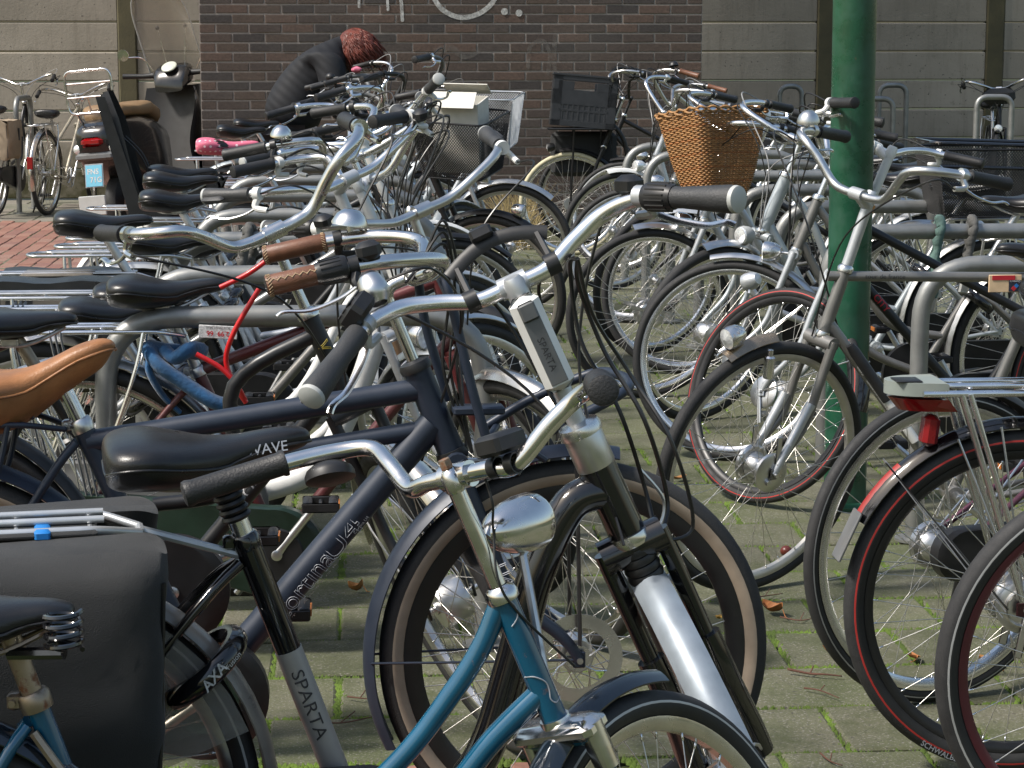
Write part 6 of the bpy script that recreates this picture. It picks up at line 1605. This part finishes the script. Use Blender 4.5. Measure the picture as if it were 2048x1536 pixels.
# ------------------------------------------------------------------ person bending over the bicycles
def skin_mesh(nodes, edges, sub=2, root=0):
    me = bpy.data.meshes.new('sk'); me.from_pydata([n[0] for n in nodes], edges, []); o = bpy.data.objects.new('sk', me); COL.objects.link(o)
    m = o.modifiers.new('s', 'SKIN'); m.use_smooth_shade = True; m.branch_smoothing = .6
    sv = me.skin_vertices[0].data
    for i, n in enumerate(nodes):
        r = n[1]; sv[i].radius = r if isinstance(r, tuple) else (r, r); sv[i].use_root = (i == root)
    s = o.modifiers.new('u', 'SUBSURF'); s.levels = sub; s.render_levels = sub
    bpy.context.view_layer.update(); dg = bpy.context.evaluated_depsgraph_get()
    out = bpy.data.meshes.new_from_object(o.evaluated_get(dg)); bpy.data.objects.remove(o); bpy.data.meshes.remove(me)
    out.polygons.foreach_set('use_smooth', [True] * len(out.polygons)); out.materials.clear(); return out
SKINM = mat('skin', (.50, .28, .20), .5, 0, var=.08)
def quilt():
    m = bpy.data.materials.new('black_quilted_jacket'); m.use_nodes = True; nt = m.node_tree; n = nt.nodes; l = nt.links; p = n['Principled BSDF']
    tc = n.new('ShaderNodeTexCoord'); mp = n.new('ShaderNodeMapping'); mp.inputs['Rotation'].default_value = (0, radians(-38), 0); l.new(tc.outputs['Object'], mp.inputs[0])
    w = n.new('ShaderNodeTexWave'); w.bands_direction = 'Z'; w.inputs['Scale'].default_value = 6.5; w.inputs['Distortion'].default_value = 1.2; w.inputs['Detail'].default_value = 2; l.new(mp.outputs[0], w.inputs['Vector'])
    b_ = n.new('ShaderNodeBump'); b_.inputs['Strength'].default_value = .2; b_.inputs['Distance'].default_value = .010; l.new(w.outputs['Fac'], b_.inputs['Height']); l.new(b_.outputs[0], p.inputs['Normal'])
    p.inputs['Base Color'].default_value = (.012, .013, .016, 1); p.inputs['Roughness'].default_value = .72; p.inputs['Specular IOR Level'].default_value = .3; return m
JACK = quilt() if True else mat('black_quilted_jacket', (.014, .015, .018), .55, 0, var=.25, scale=14, bump=.6, bscale=26, sheen=.3)
HAIR = mat('auburn_hair', (.11, .022, .012), .5, 0, var=.5, scale=30)
TROU = mat('dark_trousers', (.02, .022, .03), .8, 0, var=.2)
hp = fa_s(712, 318, .345); hy = hp.y
hx = x_at(712, hy, 1.37)
per = empty('person', place((hx, hy, 0), radians(-6)), 'person in a black quilted jacket with red hair bending over the bicycles', 'person')
N = [((-.42, 0, .96), .135), ((-.37, 0, 1.10), .125), ((-.27, 0, 1.23), .13), ((-.15, 0, 1.335), .135), ((-.075, 0, 1.365), .065), ((-.03, 0, 1.385), .062), ((.005, 0, 1.375), (.085, .080)), ((.035, 0, 1.33), (.078, .072)), ((.05, 0, 1.295), (.055, .05)),
     ((-.14, .17, 1.27), .065), ((-.10, .21, 1.02), .045), ((.10, .17, .88), .034), ((.15, .16, .85), .030),
     ((-.14, -.17, 1.27), .065), ((-.10, -.21, 1.02), .045), ((.10, -.17, .90), .034), ((.15, -.16, .87), .030),
     ((-.45, .10, .84), .095), ((-.40, .11, .48), .062), ((-.46, .11, .09), .042), ((-.36, .12, .035), .036),
     ((-.45, -.10, .84), .095), ((-.36, -.11, .48), .062), ((-.42, -.11, .09), .042), ((-.32, -.12, .035), .036)]
E = [(0, 1), (1, 2), (2, 3), (3, 4), (4, 5), (5, 6), (6, 7), (7, 8), (3, 9), (9, 10), (10, 11), (11, 12), (3, 13), (13, 14), (14, 15), (15, 16), (0, 17), (17, 18), (18, 19), (19, 20), (0, 21), (21, 22), (22, 23), (23, 24)]
for s, w in ((1, 12), (-1, 16)):
    base = V3(N[w][0])
    for k in range(4):
        i0 = len(N); y = base.y + (k - 1.5) * .019
        N += [((base.x + .045, y, base.z - .012), .009), ((base.x + .075, y, base.z - .035), .0085), ((base.x + .085, y, base.z - .058), .0075)]; E += [(w, i0), (i0, i0 + 1), (i0 + 1, i0 + 2)]
    i0 = len(N); N += [((base.x + .02, base.y - s * .035, base.z - .02), .010), ((base.x + .045, base.y - s * .045, base.z - .04), .0085)]; E += [(w, i0), (i0, i0 + 1)]
body = obj('body', skin_mesh(N, E), SKINM, per)
NJ = [((-.43, 0, .86), .205), ((-.39, 0, 1.04), .200), ((-.28, 0, 1.22), .215), ((-.16, 0, 1.34), .205), ((-.085, 0, 1.375), .105), ((-.05, 0, 1.38), .085),
      ((-.13, .20, 1.29), .115), ((-.10, .235, 1.02), .088), ((.08, .175, .895), .062), ((-.13, -.20, 1.29), .115), ((-.10, -.235, 1.02), .088), ((.08, -.175, .915), .062)]
obj('jacket', skin_mesh(NJ, [(0, 1), (1, 2), (2, 3), (3, 4), (4, 5), (3, 6), (6, 7), (7, 8), (3, 9), (9, 10), (10, 11)]), JACK, per)
NT = [((-.45, 0, .86), .15), ((-.45, .10, .80), .115), ((-.40, .11, .48), .085), ((-.46, .11, .10), .070), ((-.45, -.10, .80), .115), ((-.36, -.11, .48), .085), ((-.42, -.11, .10), .070)]
obj('trousers', skin_mesh(NT, [(0, 1), (1, 2), (2, 3), (0, 4), (4, 5), (5, 6)]), TROU, per)
for s, x in ((1, -.40), (-1, -.36)): MB().ball((x, s * .12, .045), .05, sx=2.3, sy=.95, sz=.9).build('shoe', BLACKM, per)
hb_ = MB(); rr = random.Random(9); hc = V3((.005, 0, 1.395))
hb_.ball(hc + V3((-.012, 0, .004)), .108, sx=1.0, sy=.95, sz=.95)
for i in range(1700):
    a = rr.uniform(0, 2 * pi); e = rr.uniform(-.25, 1.45); d = V3((cos(a) * cos(e), sin(a) * cos(e), sin(e)))
    p0 = hc + V3((-.012, 0, .004)) + d * .100; fall = V3((.045 + .03 * rr.random(), d.y * .03, -.07 - .05 * rr.random())) * rr.uniform(.6, 1.25)
    p1 = p0 + d * .02 + fall * .5; p2 = p0 + d * .012 + fall * 1.25 + V3((rr.uniform(-.02, .02), rr.uniform(-.02, .02), 0))
    hb_.tube([p0, p1, p2], [.0048, .0042, .001], 4)
hb_.build('hair', HAIR, per, 180)
fm = MB(); fm.ball((.098, 0, 1.315), .014, sx=1.2, sz=1.1); fm.build('nose', SKINM, per)
for s in (-1, 1):
    MB().ball((.080, s * .032, 1.345), .011).build('eye', mat('eye_white', (.7, .7, .68), .2), per)
    MB().ball((.012, s * .084, 1.345), .022, sx=.7, sy=.35, sz=1.2).build('ear', SKINM, per)
MB().ball((.092, 0, 1.275), .016, sx=.5, sy=1.3, sz=.4).build('mouth', mat('lips', (.35, .10, .09), .4), per)

# ------------------------------------------------------------------ motor scooter
rp = fa_s(256, 276, .22)
sc = empty('motor_scooter', place((rp.x, rp.y, 0), radians(70), radians(-5)) @ Matrix.Scale(1.15, 4), 'dark motor scooter with tall clear windscreen and chrome rear rack', 'scooter')
SCB = mat('scooter_black_body', (.012, .012, .013), .22, .2, coat=.6, dust=.1); SCI = mat('scooter_inner_plastic', (.012, .011, .010), .55, 0, dust=.2); SEATB = mat('tan_scooter_seat', (.22, .135, .065), .5, 0, bump=.2, bscale=200)
def ringx(x, w, z0, z1, p=.5, n=20):
    zc, hz = (z0 + z1) / 2, (z1 - z0) / 2; out = []
    for k in range(n):
        t = 2 * pi * k / n; c, s = cos(t), sin(t); out.append(V3((x, w * (abs(c) ** p) * (1 if c > 0 else -1), zc + hz * (abs(s) ** p) * (1 if s > 0 else -1))))
    return out
MB().rings([ringx(-.36, .07, .60, .68), ringx(-.33, .12, .52, .72), ringx(-.22, .17, .44, .76), ringx(0, .20, .34, .78), ringx(.22, .19, .30, .76), ringx(.42, .16, .28, .70), ringx(.48, .12, .28, .60)]).build('rear_body', SCB, sc, 50)
MB().box((.62, 0, .28), (.42, .30, .06), ch=.02).build('floor_board', SCI, sc)
sh = []
for i in range(7):
    t = i / 6; x = .80 + .17 * t; z = .28 + .66 * t; w = .20 + .07 * sin(pi * min(1, t * 1.1))
    sh.append([V3((x - .06 + .06 * (1 - (k / 4 - 1) ** 2), w * (k / 4 - 1), z)) for k in range(9)] + [V3((x + .03 + .06 * (1 - (k / 4 - 1) ** 2), w * (k / 4 - 1) * .96, z)) for k in range(8, -1, -1)])
MB().rings(sh).build('leg_shield', SCI, sc, 45)
MB().rings([ringx(.83, .10, .90, .98), ringx(.88, .13, .93, 1.06), ringx(.95, .13, .95, 1.09), ringx(1.04, .10, .95, 1.05), ringx(1.08, .05, .97, 1.02)]).build('handlebar_cover', SCB, sc, 50)
dm = MB().lathe([(0, .012), (.042, .012), (.052, .006), (.054, 0)][::-1], (.865, 0, 1.066), V3((-.6, 0, .8)), 28); dm.build('instrument_dial', mat('dial_face', (.55, .58, .50), .3), sc)
for s in (-1, 1):
    MB().tube([(.93, s * .10, 1.02), (.92, s * .22, 1.02), (.88, s * .35, 1.03)], [.022, .016, .018], 12).build('grip', GRIPK, sc)
    MB().tube(smooth_path([(.95, s * .20, 1.02), (1.0, s * .26, 1.01), (.97, s * .34, 1.02)], 4), .006, 6).build('brake_lever', ALU, sc)
    MB().tube(smooth_path([(.95, s * .16, 1.05), (.93, s * .22, 1.14), (.89, s * .33, 1.15 if s > 0 else 1.31)], 5), .005, 6).build('mirror_stalk', CHROME, sc)
    MB().lathe([(0, -.012), (.034, -.010), (.040, 0), (.040, .006), (0, .007)][::-1], (.88, s * .33, 1.17 if s > 0 else 1.33), V3((-1, 0, -.25 if s > 0 else .2)), 24).build('mirror', CHROME, sc)
ws = []
for i in range(11):
    t = i / 10; z = 1.02 + .60 * t; hw = .20 * (1 if t < .55 else sqrt(max(.02, 1 - ((t - .55) / .46) ** 2.4))); x = 1.10 - .30 * t
    ws.append([V3((x - .10 * (k / 5 - 1) ** 2, hw * (k / 5 - 1), z)) for k in range(11)])
mb = MB(); mb.rings(ws, closed_ring=False, cap0=False, cap1=False); mb.rings([[p + V3((.003, 0, 0)) for p in r_] for r_ in ws], closed_ring=False, cap0=False, cap1=False)
mb.rings([ws[0], [p + V3((.003, 0, 0)) for p in ws[0]]], closed_ring=False, cap0=False, cap1=False)
HAZY = ACRYL.copy(); HAZY.name = 'hazy_screen'
for nd in HAZY.node_tree.nodes:
    if nd.bl_idname == 'ShaderNodeMapRange': nd.inputs[3].default_value = .16; nd.inputs[4].default_value = .32
mb.build('windscreen', HAZY, sc, 60)
ed = MB(); ed.tube([r_[0] for r_ in ws] + ws[-1][1:-1] + [r_[-1] for r_ in ws][::-1], .005, 6); ed.build('windscreen_edge', mat('screen_edge', (.42, .43, .42), .3), sc)
for s in (-1, 1):
    MB().tube([(.98, s * .06, 1.05), (.965, s * .10, 1.32)], .0035, 6).build('screen_rod', CHROME, sc); MB().ball((.96, s * .10, 1.33), .014).build('rod_knob', PLASTIC, sc)
MB().rings([ringx(-.22, .10, .74, .80, .6), ringx(-.16, .14, .76, .85, .6), ringx(.05, .15, .76, .84, .6), ringx(.26, .14, .76, .86, .6), ringx(.40, .12, .72, .82, .6), ringx(.46, .07, .70, .76, .6)]).build('seat', SEATB, sc, 50)
rk = MB(); X = -.33
rk.tube(fillet([(X, .0, 1.06), (X, .155, 1.06), (X + .02, .155, .80), (X + .02, -.155, .80), (X, -.155, 1.06), (X, -.001, 1.06)], .05, 5), .0085, 10)
for z in (.985, .90): rk.tube([(X + .01, -.155, z), (X + .01, .155, z)], .006, 8)
for s in (-1, 1): rk.tube(smooth_path([(X + .02, s * .10, .80), (-.25, s * .10, .74), (-.18, s * .10, .74)], 4), .008, 8); rk.tube(smooth_path([(X + .015, s * .06, .88), (-.24, s * .06, .90), (-.20, s * .06, .80)], 4), .006, 8)
rk.build('rear_rack', CHROME, sc)
MB().box((-.355, 0, .625), (.05, .15, .06), ch=.02).build('tail_lamp', REDLENS, sc)
for s in (-1, 1): MB().ball((-.32, s * .115, .585), .032, sx=.7, sy=1.1).build('indicator', LENS, sc)
MB().box((-.33, 0, .535), (.06, .26, .05), ch=.015).build('bumper', PLASTIC_G, sc)
pl = MB().box((-.375, 0, .42), (.006, .125, .145), R=Matrix.Rotation(.12, 3, 'Y'), ch=.002).build('number_plate', mat('plate_frame', (.28, .30, .32), .5), sc)
MB().box((-.3795, 0, .42), (.003, .110, .130), R=Matrix.Rotation(.12, 3, 'Y')).build('plate_face', mat('plate_blue', (.16, .46, .62), .4, 0, var=.05), pl)
tx = MB(); text_flat(tx, (-.3780, .006, .447), (0, -1, 0), (.12, 0, 1), 'FNS', .046, bold=.02); text_flat(tx, (-.3845, -.012, .397), (0, -1, 0), (.12, 0, 1), '71G', .046, bold=.02); tx.build('lettering', DECAL_W, pl)
for x, r_ in ((0, .215), (1.27, .215)):
    wo = MB().lathe([(.10, -.045), (.17, -.045), (.205, -.035), (r_, 0), (.205, .035), (.17, .045), (.10, .045)], (x, 0, r_), (0, 1, 0), 40).build('wheel', RUBBER, sc)
    MB().lathe([(0, -.03), (.06, -.035), (.105, -.04), (.115, -.03), (.115, .03), (.105, .04), (0, .03)], (x, 0, r_), (0, 1, 0), 30).build('rim', ALU, wo)
MB().rings([ringx(1.02, .06, .30, .42, .7), ringx(1.15, .10, .34, .50, .7), ringx(1.30, .10, .36, .50, .7), ringx(1.45, .07, .30, .42, .7)]).build('front_mudguard', SCB, sc, 50)
MB().tube([(1.02, 0, .95), (1.24, 0, .25)], .03, 12).build('fork', BLACKM, sc); MB().tube([(-.20, -.16, .26), (.25, -.15, .24)], [.055, .045], 14).build('exhaust', STEEL_D, sc)
MB().box((-.40, .02, .24), (.012, .18, .12), ch=.004).build('mud_flap', PLASTIC_L, sc)
# dark leg cover hanging on the right of the shield
cv = []
for i in range(9):
    t = i / 8; cv.append([V3((.80 - .28 * q + .02 * sin(9 * q + 3 * t), -.19 - .10 * q - .03 * sin(5 * t + 2 * q), .93 - .62 * t - .10 * q * (1 - t))) for q in [k / 8 for k in range(9)]])
mb = MB(); mb.rings(cv, closed_ring=False, cap0=False, cap1=False); mb.rings([[p + V3((.004, .006, 0)) for p in r_] for r_ in cv], closed_ring=False, cap0=False, cap1=False); mb.build('leg_cover', mat('grey_black_rainproof', (.035, .036, .04), .5, 0, bump=.4, bscale=30), sc, 60)

# ------------------------------------------------------------------ chain locks left hanging on the racks
SLEEVE = mat('grey_lock_sleeve', (.10, .098, .092), .85, 0, var=.2, bump=.6, bscale=120)
TEAL = mat('teal_lock_sleeve', (.10, .17, .15), .85, 0, var=.2, bump=.6, bscale=120)
def chain_lock(u, v, yrack, label, m=SLEEVE, drop=.16):
    x = x_at(u, yrack, RH); o = empty('chain_lock', place((x, yrack, RH - .024)), label, 'lock', 'chain locks left on the racks')
    P = smooth_path([(-.03, -.05, -drop), (-.022, -.048, -.06), (-.008, -.046, .012), (.0, 0, .040), (.008, .046, .01), (.004, .05, -.06), (-.02, .02, -drop * .95), (-.04, -.03, -drop * 1.02)], 6)
    MB().tube([p + V3((.004 * sin(i * 2.2), 0, .003 * cos(i * 2.7))) for i, p in enumerate(P)], [.013 + .0025 * (i % 3) for i in range(len(P))], 8).build('sleeve', m, o, 70)
    MB().box((-.035, -.045, -drop - .02), (.034, .026, .055), R=Matrix.Rotation(.2, 3, 'Y'), ch=.006).build('padlock', ALU, o)
chain_lock(682, 395, LY[3], 'grey sleeved chain lock hanging on a left row rack under the handlebars')
chain_lock(500, 450, LY[2], 'short grey chain lock wrapped on a left row rack near the panniers', SLEEVE, .10)
chain_lock(1945, 460, RYs[1], 'grey cloth covered chain lock on the right row rack by the black saddle')
chain_lock(1880, 520, RYs[1], 'greenish sleeved chain lock drooping below the right row rack', TEAL, .22)

# ------------------------------------------------------------------ fallen leaves, twigs, chestnut, dry grass
LEAFM = [mat('dry_leaf_%d' % i, c, .7, 0, var=.35, scale=40, bump=.4, bscale=90) for i, c in enumerate(((.30, .115, .035), (.34, .16, .05), (.22, .075, .03), (.42, .25, .05)))]
def leaf(u, v, size, k, lab, curl=.5):
    p = on_z(u, v, .004); rr = random.Random(int(u * 7 + v)); n = 7; rg = []
    L, W = size, size * .62
    for i in range(n):
        t = i / (n - 1); w = W / 2 * (sin(pi * min(1, t * .96 + .02)) ** .8) * (1 + .12 * sin(i * 5))
        x = (t - .5) * L; z0 = .004 + curl * .30 * L * (abs(t - .5) * 2) ** 1.6
        rg.append([V3((x, w * q, z0 + curl * abs(q) ** 1.4 * W * .65 + rr.uniform(0, .003))) for q in (-1, -.5, 0, .5, 1)])
    mb = MB(); mb.rings(rg, closed_ring=False, cap0=False, cap1=False); mb.tube([(-L * .5, 0, .004 + curl * .3 * L), (-L * .72, .01, .004), (-L * .95, .02, .003)], .0014, 4)
    o = mb.build('leaf', LEAFM[k], None, 180); o.matrix_basis = place(p, rr.uniform(0, 6.28), rr.uniform(-.2, .2), rr.uniform(-.15, .15)); tag(o, lab, 'leaf', 'fallen leaves on the slabs')
leaf(714, 1186, .040, 1, 'curled brown leaf lying alone left of the navy front wheel', 1.1)
leaf(1546, 1228, .062, 0, 'large rust brown leaf on the slabs in the middle of the aisle', .7)
leaf(1656, 1308, .044, 0, 'small brown leaf beside the foot of the silver-rimmed wheel', .8)
leaf(1826, 1321, .050, 0, 'flat brown leaf seen through the wheel with the red line', .35)
leaf(1978, 1333, .055, 1, 'brown leaf seen behind the dark red rim', .5)
leaf(1436, 1241, .030, 3, 'yellowish leaf beside the tan tyre', .4)
leaf(1361, 960, .048, 1, 'pale brown leaf lying just beyond the tan tyre', .3)
leaf(1262, 792, .040, 0, 'orange leaf near the tip of the navy front carrier', .4)
leaf(1430, 905 - 5, .020, 3, 'tiny pale leaf scrap at the left of the touring wheel', .2)
leaf(1052, 1105, .05, 0, 'orange leaf showing under the chrome headlamp', .8)
BARK = mat('red_brown_twig', (.10, .045, .03), .8, 0, var=.3)
def twig(pts, lab, r_=.0022):
    P = [on_z(u, v, .006) for u, v in pts]; o0 = P[0].copy(); rr = random.Random(int(pts[0][0]))
    Q = [p - o0 + V3((0, 0, rr.uniform(0, .006))) for p in P]; mb = MB().tube(smooth_path(Q, 4), [r_, r_ * .5], 5)
    if len(Q) > 2: mb.tube([Q[1], Q[1] + (Q[2] - Q[1]) * .4 + V3((.0, .03, .01))], r_ * .6, 4)
    o = mb.build('twig', BARK, None, 180); o.location = o0; tag(o, lab, 'twig', 'twigs on the slabs')
twig([(1575, 1343), (1620, 1348), (1650, 1352), (1684, 1353)], 'thick twig lying along a joint in the middle of the aisle', .0034)
twig([(1608, 1377), (1640, 1384), (1678, 1399)], 'thin twig on the slab below the thick twig')
twig([(1560, 1238), (1600, 1243), (1632, 1238)], 'forked twig touching the large rust brown leaf')
twig([(695, 1395), (720, 1400), (748, 1402)], 'twig just left of the navy mudguard tip')
twig([(600, 1445), (680, 1448), (755, 1433)], 'long reddish twig left of the navy front wheel')
twig([(1640, 1510), (1660, 1524), (1685, 1534)], 'dark twig at the bottom edge of the aisle')
twig([(1486, 1203), (1530, 1196), (1565, 1189)], 'reddish twig under the touring bicycle wheel')
twig([(700, 1350), (730, 1352), (760, 1348)], 'short twig below the lone curled leaf') if False else None
cn = MB().ball((0, 0, .016), .017, sz=.92).build('chestnut', mat('chestnut_shell', (.14, .03, .022), .3, 0, var=.25, scale=60), None); cn.location = on_z(1572, 1113, 0); tag(cn, 'reddish brown chestnut on the slabs by the silver rim', 'chestnut')
gr = MB(); rr = random.Random(21)
for i in range(420):
    u = rr.uniform(1003, 1062); y = WALL_Y - rr.uniform(.2, 1.5); x = x_at(u, y, .1); h = rr.uniform(.12, .42); d = V3((rr.uniform(-.22, .22), rr.uniform(-.1, .1), 0))
    gr.tube([(x, y, -.01), V3((x, y, h * .6)) + d * .4, V3((x, y, h)) + d], [.0035, .0025, .0008], 3, caps=False)
tag(gr.build('dry_grass', mat('straw', (.42, .33, .16), .8, 0, var=.3), None, 180), 'dry straw coloured grass at the foot of the brick wall', 'grass', kind='stuff')
